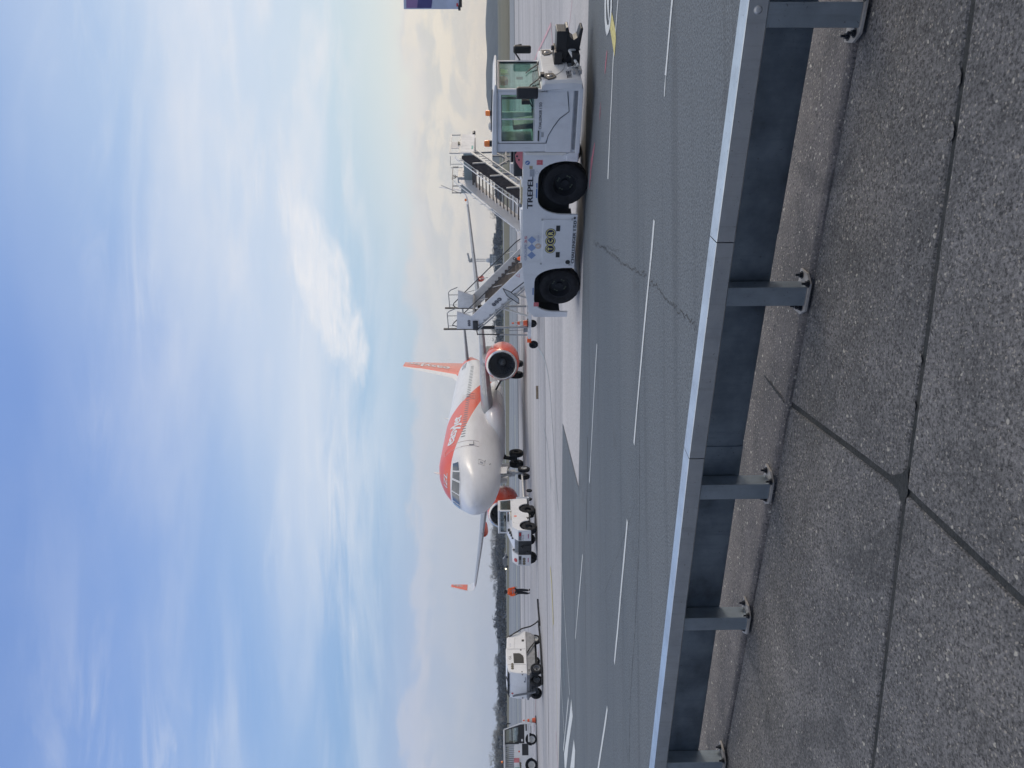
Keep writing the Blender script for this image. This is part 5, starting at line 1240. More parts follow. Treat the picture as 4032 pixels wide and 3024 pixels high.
mb = MB(); mb.prism([(.36, 1.18), (2.04, 1.60), (2.04, 1.25), (.36, .9)], .68, 1.56); mb.prism([(1.0, 1.30), (2.04, 1.50), (2.04, 1.2), (1.0, 1.2)], .05, .679); hd = mb.build('bonnet', M['white'], PT, bevel=.03)
mb = MB()
for k in range(4): mb.box((.60+.25*k, .80, 1.2+.0627*(1+k)*1.0), (.72+.25*k, .92, 1.36+.0627*k*1.05))
mb.lathe([(0, 0), (.04, 0), (.035, .1), (0, .12)], (.45, 1.5, 1.2), (0, 0, 1), 10); mb.build('bonnet_catch', M['black'], hd)
mb = MB(); mb.lathe([(0, 0), (.11, .01), (.11, .04), (0, .05)], (.14, 1.95, 1.14), (-.7, 0, .72), 20); mb.build('round_red_emblem', M['red'], PT)
mb = MB(); mb.box((1.2, -.004, 1.375), (2.0, .10, 1.40)); mb.build('tan_step', M['tan'], PT)
# cab
mb = MB(); zb, zt = 1.36, 2.04; xr, xf0, xf1 = 2.06, 3.15, 3.36; yl = 1.42
for y_ in (.03, yl):
    mb.bar((xr, y_, zb-.05), (xr+.02, y_, zt), .09); mb.bar((xf1-.04, y_, zb-.3), (xf0-.02, y_, zt), .07); mb.bar((xr, y_, zb), (xf1-.05, y_, zb), .08, .05); mb.bar((xr, y_, zt-.04), (xf0, y_, zt-.04), .07)
mb.bar((xr, .03, zb+.24), (xr, yl, zb+.24), .06); mb.bar((xr+.02, .03, zt-.04), (xr+.02, yl, zt-.04), .07); mb.bar((xf0, .03, zt-.04), (xf0, yl, zt-.04), .07)
cb = mb.build('cab', M['white'], PT, bevel=.015)
mb = MB(); mb.prism([(xr-.06, zt), (xf0+.02, zt), (xf0-.04, zt+.06), (xr, zt+.06)], -.03, yl+.06); mb.build('roof', M['white'], PT, bevel=.02)
mb = MB(); mb.hexa([(xr+.05, .02, zb+.03), (xf1-.1, .02, zb+.03), (xf1-.1, .03, zb+.03), (xr+.05, .03, zb+.03), (xr+.07, .02, zt-.08), (xf0-.05, .02, zt-.08), (xf0-.05, .03, zt-.08), (xr+.07, .03, zt-.08)]); mb.build('side_window', M['glassd'], cb)
mb = MB(); mb.box((xr, .07, zb+.27), (xr+.01, yl-.05, zt-.08)); mb.build('rear_window', M['glassd'], cb)
mb = MB()
for a, b in (((xr-.01, .10, zb+.29), (xr-.01, yl-.08, zb+.29)), ((xr-.01, .10, zt-.10), (xr-.01, yl-.08, zt-.10)), ((xr-.01, .10, zb+.29), (xr-.01, .10, zt-.10)), ((xr-.01, yl-.08, zb+.29), (xr-.01, yl-.08, zt-.10))): mb.bar(a, b, .02)
mb.build('window_seal', M['black'], cb)
mb = MB(); mb.box((xf1-.12, .07, zb), (xf1-.1, yl-.05, zt-.1)); mb.build('windshield', M['glassd'], cb)
mb = MB(); mb.box((2.2, .3, 1.0), (3.2, 1.3, 1.1)); mb.box((2.3, .45, 1.1), (2.42, .95, 1.75)); mb.build('seat', M['black'], PT, bevel=.03)
mb = MB(); mb.box((3.40, -.03, .30), (3.50, 2.1, .95)); mb.box((3.42, -.06, .42), (3.46, .3, 1.05)); mb.build('front_plate', M['white'], PT, bevel=.02)
for x_ in (.50, 2.30):
    wheel(PT, (x_, .20, .42), .42, .34, rr=.5); wheel(PT, (x_, 2.04, .42), .42, .34, outer=1, rr=.5)
mb = MB(); disc(mb, (1.45, -.004, 1.14), (1, 0, 0), (0, 0, 1), .085, 24); st = mb.build('round_red_emblem', M['orange'], PT, recalc=False)
flat_text('A', (1.41, -.008, 1.09), (.08, 0, 0), (0, 0, .1), 'emblem_letter', M['white'], st); flat_text('alyzia', (1.58, -.004, 1.12), (.2, 0, 0), (0, 0, .05), 'side_lettering', M['pgrey'], PT)
mb = MB(); mb.box((1.12, -.03, .42), (1.30, .01, .50)); mb.box((1.36, -.03, .30), (1.5, .02, .36)); mb.bar((1.3, 0, .36), (1.3, 0, .55), .04); mb.build('step', M['black'], PT)
mb = MB(); [mb.lathe([(0, 0), (.018, 0), (0, .015)], (x_, -.003, 1.24), (0, -1, 0), 8) for x_ in (.78, 2.55)]; mb.build('fixing', M['black'], PT)
PM = Matrix.Translation(PT.location) @ Matrix.Rotation(PT.rotation_euler.z, 4, 'Z') @ Matrix.Scale(.98, 4)
# tow bar between tractor and nose gear
a_ = PM @ Vector((3.55, 1.15, .55)); ngw = Vector((AN.x, AN.y, 0))+Vector((sin(YAW), cos(YAW), 0))*4.85
b_ = ngw+Vector((0, 0, .55)); dv = b_-a_; Lb = Vector((dv.x, dv.y, 0)).length
TB = thing('tow_bar', 'cream aircraft tow bar on small wheels linking pushback tractor to the nose wheel', 'tow bar', (a_.x, a_.y, 0), math.atan2(dv.y, dv.x))
mb = MB(); mb.tube([(.8, 0, .52), (Lb, 0, .50)], .055, 12); bar_ = mb.build('tube', M['cream'], TB, smooth=40)
mb = MB(); mb.prism([(0, -.05), (.9, -.20), (.9, .20), (0, .05)], .48, .56, ax='xy'); mb.bar((.3, 0, .52), (.9, 0, .20), .07); mb.bar((.2, -.15, .8), (.9, -.1, .55), .05); mb.tube([(.45, 0, .6), (.75, .05, .95)], .025, 6); mb.build('head', M['cream'], TB, bevel=.01)
mb = MB(); mb.box((.25, -.1, .58), (.5, .1, .75)); mb.build('winch', M['grey'], TB)
for x_ in (.35, Lb*.45):
    for y_ in (-.28, .28): wheel(TB, (x_, y_, .17), .17, .10, outer=1 if y_ > 0 else -1)
mb = MB(); mb.tube([(.35, -.28, .17), (.35, .28, .17)], .02, 6); mb.tube([(Lb*.45, -.28, .17), (Lb*.45, .28, .17)], .02, 6); mb.tube([(.35, 0, .17), (.5, 0, .5)], .025, 6); mb.tube([(Lb*.45, 0, .17), (Lb*.4, 0, .5)], .025, 6); mb.build('axle', M['lgrey'], TB)
# driver
def skinfig(name, pts, edges, radii, m, parent, sub=2, root=0):
    me = bpy.data.meshes.new(name); me.from_pydata([Vector(p) for p in pts], edges, []); o = bpy.data.objects.new(name, me); COL.objects.link(o)
    sk = o.modifiers.new('skin', 'SKIN'); 
    if not me.skin_vertices: 
        bpy.context.view_layer.objects.active = o
    lay = me.skin_vertices[0].data if me.skin_vertices else None
    if lay:
        for i, r in enumerate(radii):
            lay[i].radius = r if isinstance(r, tuple) else (r, r); lay[i].use_root = (i == root)
    ss = o.modifiers.new('sub', 'SUBSURF'); ss.levels = sub; ss.render_levels = sub; sk.use_smooth_shade = True
    me.materials.append(m); o.parent = parent; return o

# ------------------------------------------------------------------ person in hi-vis jacket, walking
def person(loc, rz, label, S=1.0):
    t = thing('person', label, 'person', loc, rz, scale=S)
    # +x is the walking direction; y left
    P_ = {'pel': (0, 0, .98), 'waist': (.0, 0, 1.12), 'chest': (.01, 0, 1.32), 'neckb': (.0, 0, 1.47), 'neck': (.02, 0, 1.54), 'head': (.035, 0, 1.64), 'crown': (.03, 0, 1.72),
          'shl': (.0, .17, 1.43), 'ell': (.0, .25, 1.17), 'wrl': (.14, .24, .97), 'hal': (.19, .23, .91),
          'shr': (.0, -.17, 1.43), 'elr': (-.05, -.25, 1.17), 'wrr': (.10, -.25, .98), 'har': (.15, -.24, .92),
          'hil': (.0, .085, .93), 'knl': (.09, .07, .52), 'anl': (.05, .05, .10), 'tol': (.17, .06, .045),
          'hir': (.0, -.085, .93), 'knr': (-.02, -.07, .52), 'anr': (-.15, -.05, .12), 'tor': (-.04, -.06, .045)}
    K_ = list(P_); ix = {k: i for i, k in enumerate(K_)}
    R_ = {'pel': (.14, .105), 'waist': (.13, .095), 'chest': (.155, .11), 'neckb': (.09, .08), 'neck': .055, 'head': (.075, .09), 'crown': (.06, .075), 'shl': .065, 'ell': .045, 'wrl': .03, 'hal': .035, 'shr': .065, 'elr': .045, 'wrr': .03, 'har': .035,
          'hil': .09, 'knl': .06, 'anl': .042, 'tol': .035, 'hir': .09, 'knr': .06, 'anr': .042, 'tor': .035}
    E_ = [('pel', 'waist'), ('waist', 'chest'), ('chest', 'neckb'), ('neckb', 'neck'), ('neck', 'head'), ('head', 'crown'), ('neckb', 'shl'), ('shl', 'ell'), ('ell', 'wrl'), ('wrl', 'hal'), ('neckb', 'shr'), ('shr', 'elr'), ('elr', 'wrr'), ('wrr', 'har'),
          ('pel', 'hil'), ('hil', 'knl'), ('knl', 'anl'), ('anl', 'tol'), ('pel', 'hir'), ('hir', 'knr'), ('knr', 'anr'), ('anr', 'tor')]
    body = skinfig('body', [P_[k] for k in K_], [(ix[a], ix[b]) for a, b in E_], [R_[k] for k in K_], M['skin'], t, root=0)
    def part(nm, keys, pairs, grow, m, over={}):
        kk = keys; jx = {k: i for i, k in enumerate(kk)}
        rr = []
        for k in kk:
            r = over.get(k, R_.get(k, .05)); rr.append(tuple(q+grow for q in r) if isinstance(r, tuple) else r+grow)
        return skinfig(nm, [P2.get(k, P_.get(k)) for k in kk], [(jx[a], jx[b]) for a, b in pairs], rr, m, t)
    P2 = {'hem': (-.01, 0, .90)}
    jk = part('jacket', ['hem', 'pel', 'waist', 'chest', 'neckb', 'shl', 'ell', 'wrl', 'shr', 'elr', 'wrr'], [('hem', 'pel'), ('pel', 'waist'), ('waist', 'chest'), ('chest', 'neckb'), ('neckb', 'shl'), ('shl', 'ell'), ('ell', 'wrl'), ('neckb', 'shr'), ('shr', 'elr'), ('elr', 'wrr')], .045, M['hivis'], {'hem': (.16, .12)})
    part('trousers', ['pel', 'hil', 'knl', 'anl', 'hir', 'knr', 'anr'], [('pel', 'hil'), ('hil', 'knl'), ('knl', 'anl'), ('pel', 'hir'), ('hir', 'knr'), ('knr', 'anr')], .034, M['cloth'])
    for k, b in (('anl', 'tol'), ('anr', 'tor')):
        a = Vector(P_[k]); c = Vector(P_[b]); skinfig('shoe', [a+Vector((-.04, 0, -.03)), (a+c)/2+Vector((0, 0, -.02)), c+Vector((.03, 0, -.0))], [(0, 1), (1, 2)], [.05, .05, .04], M['black'], t)
    skinfig('hood', [(-.03, 0, 1.50), (-.01, 0, 1.62), (.0, 0, 1.71), (.02, 0, 1.755)], [(0, 1), (1, 2), (2, 3)], [(.12, .12), (.13, .14), (.13, .13), (.08, .08)], M['cloth'], t)
    for z_, ry, rx in ((1.06, .196, .155), (1.17, .193, .150)):
        mb = MB(); mb.lathe([(1, -.025), (1.012, -.02), (1.012, .02), (1, .025)], (0, 0, 0), (0, 0, 1), 28, caps=False)
        for v_ in mb.bm.verts: v_.co = Vector((v_.co.x*rx, v_.co.y*ry, v_.co.z+z_))
        mb.build('reflective_stripe', M['tape'], jk, smooth=60)
    for sd_ in ('l', 'r'):                           # hands with fingers
        w0 = Vector(P_['wr'+sd_]); h0 = Vector(P_['ha'+sd_]); d = (h0-w0).normalized(); sd = 1 if sd_ == 'l' else -1
        pts = []; ed = []; rd = []
        for k in range(4):
            o0 = h0+Vector((0, 0, 0))+Vector((.0, .0, 0))+Vector((d.z, 0, -d.x))*(.028-.019*k); L_ = (.065, .075, .07, .055)[k]
            i0 = len(pts); pts += [o0, o0+d*L_*.5+Vector((0, -sd*.004, 0)), o0+d*L_+Vector((.006, -sd*.016, -.004))]; ed += [(i0, i0+1), (i0+1, i0+2)]; rd += [.0095, .0088, .008]
            skinfig('finger', pts[-3:], [(0, 1), (1, 2)], rd[-3:], M['skin'], body, 1)
        skinfig('thumb', [h0-d*.02+Vector((.03, 0, .0)), h0+Vector((.05, -sd*.01, -.01)), h0+d*.03+Vector((.055, -sd*.012, -.01))], [(0, 1), (1, 2)], [.011, .010, .009], M['skin'], body, 1)
    return t
pl = G(2087, 2329)
person((pl.x, pl.y, 0), radians(-40), 'person in orange hi-vis jacket, dark hood and black trousers walking on the apron', 1.0)
# driver behind the rear window of the pushback tractor
dp = PM @ Vector((2.52, .72, 1.12))
def driver():
    t = thing('person', 'person in orange jacket sitting in the cab of the pushback tractor', 'person', dp, PT.rotation_euler.z)
    pts = [(0, 0, .0), (.02, 0, .25), (.03, 0, .42), (.05, 0, .50), (.07, 0, .60), (.06, 0, .68), (.05, .17, .38), (.20, .22, .18), (.42, .18, .25), (.05, -.17, .38), (.20, -.22, .18), (.42, -.18, .25), (.38, .12, .02), (.42, .12, -.06), (.38, -.12, .02), (.42, -.12, -.06)]
    ed = [(0, 1), (1, 2), (2, 3), (3, 4), (4, 5), (2, 6), (6, 7), (7, 8), (2, 9), (9, 10), (10, 11), (0, 12), (12, 13), (0, 14), (14, 15)]
    b = skinfig('body', pts, ed, [(.15, .12), (.14, .1), (.09, .08), .05, (.075, .09), (.06, .07), .06, .045, .035, .06, .045, .035, .08, .06, .08, .06], M['skin'], t)
    skinfig('jacket', pts[:3]+[pts[6], pts[7], pts[9], pts[10]], [(0, 1), (1, 2), (2, 3), (3, 4), (2, 5), (5, 6)], [(.18, .15), (.175, .13), (.12, .11), .09, .065, .09, .065], M['hivis'], t)
    skinfig('cap', [(.06, 0, .66), (.05, 0, .72)], [(0, 1)], [(.10, .11), (.08, .09)], M['cloth'], t)
driver()

# ------------------------------------------------------------------ ground power unit
o_ = Vector((-13.86, 35.8, 0))*.98
GP = thing('ground_power_unit', 'white wheeled ground power unit with a dark side vent and black hose', 'ground power unit', (o_.x, o_.y, 0), math.atan2(.866, .5), scale=.98)
WG, LG = 1.85, 2.42
mb = MB(); mb.prism([(0, .74), (.03, 1.25), (.12, 1.58), (.22, 1.66), (.75, 1.74), (1.45, 1.76), (1.62, 1.72), (2.20, 1.70), (2.50, 1.2), (2.62, .78), (2.62, .74)], 0, WG); cn = mb.build('canopy', M['white3'], GP, bevel=.045, smooth=40)
mb = MB(); mb.prism([(.62, .89), (.62, 1.38), (1.22, 1.40), (1.22, 1.10), (1.10, .95), (.95, .89)], -.008, -.002); mb.build('side_vent', M['black'], cn, bevel=.01)
mb = MB(); [mb.bar((.64, -.012, .92+.05*k), (1.20-(.12 if k < 2 else 0), -.012, .92+.05*k), .012) for k in range(9)]; mb.build('vent_slats', M['dark'], cn)
flat_text('GL', (.85, -.004, 1.50), (.24, 0, 0), (0, 0, .12), 'side_lettering', M['ink'], GP); tcr_logo((.45, -.003, 1.45), (1, 0, 0), (0, 0, 1), .07, GP, 'ink', 'tan')
flat_text('3UV', (1.62, -.004, 1.50), (.22, 0, 0), (0, 0, .07), 'side_lettering', M['pgrey'], GP)
mb = MB()
for (x_, z_, s_) in ((1.42, 1.02, .035), (2.0, .90, .06), (.12, 1.0, .025), (.22, .66, .03)): mb.box((x_-s_, -.012, z_-s_), (x_+s_, -.002, z_+s_))
mb.build('side_fitting', M['black'], GP)
mb = MB(); mb.bar((1.48, -.004, .80), (1.48, -.004, 1.68), .012); mb.bar((1.5, -.004, 1.35), (2.2, -.004, 1.30), .012); mb.bar((.55, -.004, .80), (.55, -.004, 1.68), .01); mb.build('canopy_seam', M['lgrey'], cn)
# rear end face
mb = MB()
for y_, z_ in ((.35, .70), (.70, .66), (1.25, .70)): pass
for y0, y1, z0, z1 in ((.22, .60, .83, .86), (.30, .62, .80, .82)): mb.box((-.012, y0, z0), (-.004, y1, z1))
mb.build('end_vent', M['sticker'], GP)
mb = MB(); [mb.box((-.012, y_-.03, z_-.03), (-.002, y_+.03, z_+.03)) for y_, z_ in ((.05, .98), (.56, .87), (1.75, .96))]; mb.build('end_fitting', M['black'], GP)
mb = MB(); mb.lathe([(0, 0), (.05, 0), (.05, .02), (0, .02)], (.08, 1.50, 1.46), (-1, 0, .2), 16); mb.build('red_button', M['red'], GP)
mb = MB(); mb.prism([(.02, .735), (2.60, .735), (2.52, .50), (2.35, .30), (.35, .34), (.02, .62)], .03, WG-.03); mb.build('chassis', M['grey'], GP, bevel=.02)
mb = MB(); mb.box((-.06, .02, .64), (.02, WG-.02, .735)); mb.build('bumper_rail', M['grey'], GP)
mb = MB(); mb.box((.15, .2, .22), (2.3, WG-.2, .5)); mb.build('axle_frame', M['dark'], GP)
mb = MB(); mb.bar((-.10, 1.22, .40), (-.16, 1.36, 1.38), .09, .07); pts_ = Vector((-.17, 1.37, 1.40)); mb.lathe([(.03, -.02), (.06, -.02), (.06, .02), (.03, .02), (.03, -.02)], pts_, (1, 0, 0), 16, caps=False); mb.bar((.1, 1.2, .38), (-.12, 1.2, .38), .1); db = mb.build('drawbar', M['grey'], GP, bevel=.01)
for x_, y_ in ((.30, .05), (.30, WG-.05)): wheel(GP, (x_, y_, .29), .29, .22, outer=1 if y_ > 1 else -1, rim=M['grey'])
mb = MB(); mb.tube([(.30, .0, .29), (.30, WG, .29)], .05, 8); mb.build('axle', M['dark'], GP)
for x_, y_ in ((2.15, .12), (2.15, WG-.12)): wheel(GP, (x_, y_, .27), .27, .18, outer=1 if y_ > 1 else -1, rim=M['rimw'])
wheel(GP, (.02, .55, .29), .29, .22, ax=(0, 1, 0), outer=-1, rim=M['grey'])
mb = MB(); mb.box((.1, .1, 1.62), (.9, 1.6, 1.70)); mb.bar((.05, .9, 1.62), (.6, .9, 1.76), .04); mb.bar((.05, 1.7, 1.60), (.4, 1.7, 1.75), .04); mb.build('roof_grille', M['dark'], cn)
mb = MB(); mb.box((2.18, .02, 1.42), (2.36, .35, 1.66)); mb.box((2.2, .05, 1.66), (2.3, .2, 1.72)); mb.build('cable_head', M['black'], GP)
mb = MB(); mb.tube([(2.26, .0, 1.58), (2.36, -.06, 1.40), (2.50, -.10, 1.15), (2.68, -.08, .95), (2.78, -.05, .75), (2.85, -.05, .5), (2.98, -.10, .25), (3.1, -.15, .10)], .035, 8); hs = mb.build('hose', M['black'], GP, smooth=50)
mb = MB(); mb.tube([(1.2, -.04, .72), (1.5, -.06, .55), (1.8, -.05, .35), (1.9, -.05, .12)], .03, 8); mb.build('looped_cable', M['cable'], GP, smooth=50)
GPm = Matrix.Translation(GP.location) @ Matrix.Rotation(GP.rotation_euler.z, 4, 'Z') @ Matrix.Scale(.98, 4)
cpts = [GPm @ Vector((3.1, -.15, .09))] + [G(2123+dx_, yy_, .045) for dx_, yy_ in ((1, 2462), (0, 2440), (-2, 2415), (-4, 2392), (-6, 2360), (-10, 2300), (-14, 2250))]
cpts = cpts[:6]
mb = MB(); mb.tube(cpts, .045, 8); o = mb.build('ground_cable', M['cable'], None, smooth=60); tag(o, 'thick black cable lying on the apron beside the ground power unit', 'cable')
mb = MB(); mb.tube([GPm @ Vector((2.9, -.12, .06)), GPm @ Vector((1.9, -.35, .05)), GPm @ Vector((.8, -.30, .05)), GPm @ Vector((.1, -.25, .05)), GPm @ Vector((-.4, .3, .05))], .045, 8); o = mb.build('ground_cable', M['cable'], None, smooth=60); tag(o, 'thick black cable lying under the side of the ground power unit', 'cable')

# ------------------------------------------------------------------ baggage tractor at the left edge
o_ = at(2115, 2850, 42.4); 
BT = thing('baggage_tractor', 'white baggage tractor with barred rear section and a striped flag on its side', 'baggage tractor', (o_.x, o_.y, 0), math.atan2(.43, .903), scale=.98)
# +x towards the front; front end at x=0, body runs to negative x; visible side y=0
mb = MB(); prof = [(0, .62), (-.02, 1.0), (-.12, 1.02), (-.14, .96), (-.85, .96), (-.95, 1.02), (-1.0, 1.30), (-3.4, 1.30), (-3.4, .40)] 
ar = lambda x, r, n=8: [(x-r*cos(pi*k/n), .33+r*sin(pi*k/n)) for k in range(n+1)]
prof = [(-.02, .34), (0, .62), (-.04, .70), (-1.0, .72), (-1.0, 1.32), (-3.5, 1.32), (-3.5, .35), (-2.52, .35)] + ar(-2.12, .37)[0:9] + [(-1.70, .22), (-1.15, .22)] + ar(-.80, .33)[0:9] + [(-.44, .34)]
for y0, y1, nm in ((0, .05, 'body'), (1.45, 1.50, 'far_side')):
    mb = MB(); plate(mb, prof, y0, y1); mb.build(nm, M['white3'], BT, bevel=.012)
mb = MB(); mb.box((-3.4, .3, .3), (-.1, 1.2, .95)); mb.box((-3.4, .05, .80), (-1.0, 1.45, 1.0)); mb.build('underframe', M['dark'], BT)
mb = MB(); mb.box((-.95, .0, .42), (-.02, 1.5, .50)); mb.prism([(-.0, .30), (.10, .36), (.06, .95), (-.24, 1.86), (-.30, 1.84), (-.02, .92)], -.02, .045); mb.prism([(-.0, .30), (.10, .36), (.06, .95), (-.02, .92)], .05, 1.5); mb.build('front_panel', M['white3'], BT, bevel=.02)
mb = MB(); mb.box((-1.62, -.006, .50), (-1.02, -.001, .86)); mb.box((-.36, -.006, .56), (.03, -.001, .64)); mb.build('dark_step', M['black'], BT)
# cab frame and glass
mb = MB(); zt = 1.86
for y_ in (.02, 1.46):
    mb.bar((-.10, y_, 1.04), (-.28, y_, zt), .07); mb.bar((-1.0, y_, 1.04), (-1.0, y_, zt), .07); mb.bar((-.28, y_, zt-.03), (-1.05, y_, zt-.03), .06)
cb = mb.build('cab', M['black'], BT)
mb = MB(); mb.prism([(-.20, 1.84), (-.30, 1.92), (-3.5, 1.90), (-3.5, 1.85)], -.02, 1.52); mb.build('roof', M['white3'], BT, bevel=.02)
mb = MB(); mb.hexa([(-.98, .01, .98), (-.12, .01, .98), (-.12, .02, .98), (-.98, .02, .98), (-.98, .01, 1.84), (-.30, .01, 1.84), (-.30, .02, 1.84), (-.98, .02, 1.84)]); mb.build('side_window', M['glassd'], cb)
mb = MB(); mb.box((-.98, .0, .74), (-.10, .02, 1.04)); mb.box((-.08, .0, .70), (-.02, 1.48, 1.05)); mb.build('door_panel', M['black'], cb)
mb = MB(); mb.bar((-.98, -.002, 1.42), (-.2, -.002, 1.42), .05); mb.bar((-.98, -.002, 1.02), (-.1, -.002, 1.02), .09); mb.bar((-.97, -.002, 1.0), (-.97, -.002, 1.84), .05); mb.build('door_frame', M['black'], cb)
mb = MB(); mb.box((-.9, -.012, .80), (-.78, -.004, .90)); mb.build('white_label', M['white'], cb)
mb = MB(); mb.box((-.95, .3, .96), (-.55, 1.2, 1.1)); mb.box((-.95, .4, 1.1), (-.85, 1.1, 1.6)); mb.tube([(-.30, .4, 1.3), (-.22, .75, 1.33), (-.30, 1.1, 1.3)], .02, 6); mb.build('seat', M['black'], BT)
mb = MB(); mb.tube([(-.10, .0, 1.70), (.02, -.10, 1.72), (.03, -.12, 1.62)], .02, 6); mb.box((.0, -.16, 1.5), (.06, -.06, 1.7)); mb.build('mirror', M['black'], BT)
# barred section
mb = MB(); mb.bar((-1.05, .02, 1.82), (-2.6, .02, 1.82), .06); mb.bar((-1.08, .02, 1.30), (-1.08, .02, 1.84), .06); mb.bar((-2.55, .02, 1.3), (-2.55, .02, 1.84), .07)
for k in range(13): mb.bar((-1.16-.105*k, .02, 1.32), (-1.16-.105*k, .02, 1.80), .035)
mb.build('side_bars', M['lgrey'], BT)
mb = MB(); [mb.bar((-1.16-.105*k, 1.46, 1.32), (-1.16-.105*k, 1.46, 1.80), .035) for k in range(13)]; mb.bar((-1.05, 1.46, 1.82), (-2.6, 1.46, 1.82), .06); mb.build('side_bars', M['lgrey'], BT)
mb = MB(); mb.box((-3.5, .02, 1.32), (-2.62, .06, 1.85)); mb.build('rear_window', M['glassd'], BT)
beacon(BT, (-1.95, .3, 1.91), 1.0)
wheel(BT, (-.80, .15, .29), .29, .20, rim=M['rimw'], rr=.62); wheel(BT, (-.80, 1.35, .29), .29, .20, outer=1, rim=M['rimw'])
wheel(BT, (-2.12, .16, .33), .33, .24, rim=M['rimw'], rr=.60); wheel(BT, (-2.12, 1.34, .33), .33, .24, outer=1, rim=M['rimw'])
tcr_logo((-2.15, -.004, .98), (1, 0, 0), (0, 0, 1), .07, BT, 'ink', 'tan')
mb = MB(); disc(mb, (-1.42, -.004, 1.03), (1, 0, 0), (0, 0, 1), .05, 18); mb.build('round_red_emblem', M['orange'], BT, recalc=False)
flat_text('alyzia', (-1.34, -.004, 1.02), (.16, 0, 0), (0, 0, .035), 'side_lettering', M['pgrey'], BT)
mb = MB(); mb.box((-3.5, -.008, .45), (-2.58, -.001, .80)); hzp = mb.build('hazard_panel', mat('hazard_yellow', (.55, .45, .12), .6), BT)
mb = MB()
for k in range(5): x0 = -2.62-.20*k; mb.poly([(x0, -.010, .45), (x0-.09, -.010, .45), (x0-.30, -.010, .80), (x0-.21, -.010, .80)])
mb.build('hazard_stripes', M['ink'], hzp, recalc=False)
# flag hung on the bars
BM_ = Matrix.Translation(BT.location) @ Matrix.Rotation(BT.rotation_euler.z, 4, 'Z') @ Matrix.Scale(.98, 4)
def cloth(pts_fn, nx, nz, m, name, parent):
    mb = MB(); V_ = [[mb.V(pts_fn(i/nx, j/nz)) for j in range(nz+1)] for i in range(nx+1)]
    for i in range(nx):
        for j in range(nz): mb.face([V_[i][j], V_[i+1][j], V_[i+1][j+1], V_[i][j+1]])
    return mb.build(name, m, parent, smooth=80)
fl_loc = BM_ @ Vector((-1.80, -.05, 1.20)); FLG = thing('flag', 'red, white and green flag draped on the side of the baggage tractor', 'flag', fl_loc, BT.rotation_euler.z)
fcl = lambda u0, u1: (lambda a, b: (-(u0+(u1-u0)*a)*.95+.05, -.02+.025*sin(9*(u0+(u1-u0)*a)+3*b), .13-.30*b-.10*(u0+(u1-u0)*a)+.03*sin(5*(u0+(u1-u0)*a))))
cloth(fcl(0, .24), 6, 6, M['pink'], 'red_stripe', FLG); cloth(fcl(.24, .5), 5, 6, M['white'], 'white_stripe', FLG); cloth(fcl(.5, 1.0), 8, 6, M['green'], 'green_stripe', FLG)
cc = G(2111, 2836); cone((cc.x, cc.y, 0), .76, 'orange and white traffic cone standing on the apron in front of the baggage tractor', group='traffic cones')

# ------------------------------------------------------------------ plank, banner
a_, b_ = G(2118, 1522), G(2118, 1569); mid_ = (a_+b_)/2
mb = MB(); mb.loft([[Vector((x_, y0, z0)) for y0, z0 in ((-.07, .0), (.07, .0), (.08, .10), (-.06, .12))] for x_ in (-.32, -.1, .12, .33)]); o = mb.build('wheel_chock', M['wood'], None, bevel=.01); o.location = (mid_.x, mid_.y, -.018); o.rotation_euler = (0, 0, radians(8))
tag(o, 'brown wooden chock lying alone on the concrete apron', 'chock')
YB = 22.0
b0 = at(1811, 35, YB); b1 = at(1587, 35, YB); bw = 1.5
BN = thing('banner_post', 'tall lamp post with a purple and navy advertising banner, at the photo corner', 'banner', (b0.x+bw+.12, YB, 0), 0)
zb, zt = b0.z, b1.z
mb = MB(); mb.tube([(0, 0, -.02), (0, 0, 7)], [.09, .06], 16); mb.build('pole', M['lgrey'], BN, smooth=50)
mb = MB(); mb.box((-bw-.12, -.03, zb+.02), (-.12, .03, zt-.02)); pnl = mb.build('banner_panel', mat('banner_pale', (.42, .50, .66), .5), BN, bevel=.02)
h_ = zt-zb
mb = MB(); mb.poly([(-bw-.11, -.034, zb+h_*.94), (-.13, -.034, zb+h_*.94), (-.13, -.034, zb+h_*.70), (-bw-.11, -.034, zb+h_*.75)]); mb.build('purple_band', mat('purple_print', (.24, .16, .36), .5), pnl, recalc=False)
mb = MB(); mb.poly([(-bw-.11, -.035, zb+h_*.75), (-.13, -.035, zb+h_*.68), (-.13, -.035, zb+h_*.38), (-bw-.11, -.035, zb+h_*.50)]); mb.build('navy_band', mat('indigo_print', (.05, .05, .20), .5), pnl, recalc=False)
mb = MB(); mb.poly([(-bw+.35, -.036, zb+h_*.18), (-bw+.50, -.036, zb+h_*.28), (-bw+.65, -.036, zb+h_*.18), (-bw+.50, -.036, zb+h_*.10)]); mb.build('blue_emblem', M['blue'], pnl, recalc=False)
mb = MB(); mb.poly([(-bw-.07, -.036, zb+h_*.03), (-bw+.03, -.036, zb+h_*.03), (-bw+.03, -.036, zb+h_*.06), (-bw-.07, -.036, zb+h_*.06)]); mb.build('red_mark', M['red'], pnl, recalc=False)
mb = MB(); mb.box((-bw-.05, -.05, zb-.06), (0, .05, zb+.02)); mb.box((-bw-.15, -.04, zb-.02), (-bw-.03, .04, zb+.05)); mb.box((-.3, -.03, zt-.02), (0, .03, zt+.02)); mb.build('bracket', M['black'], BN)

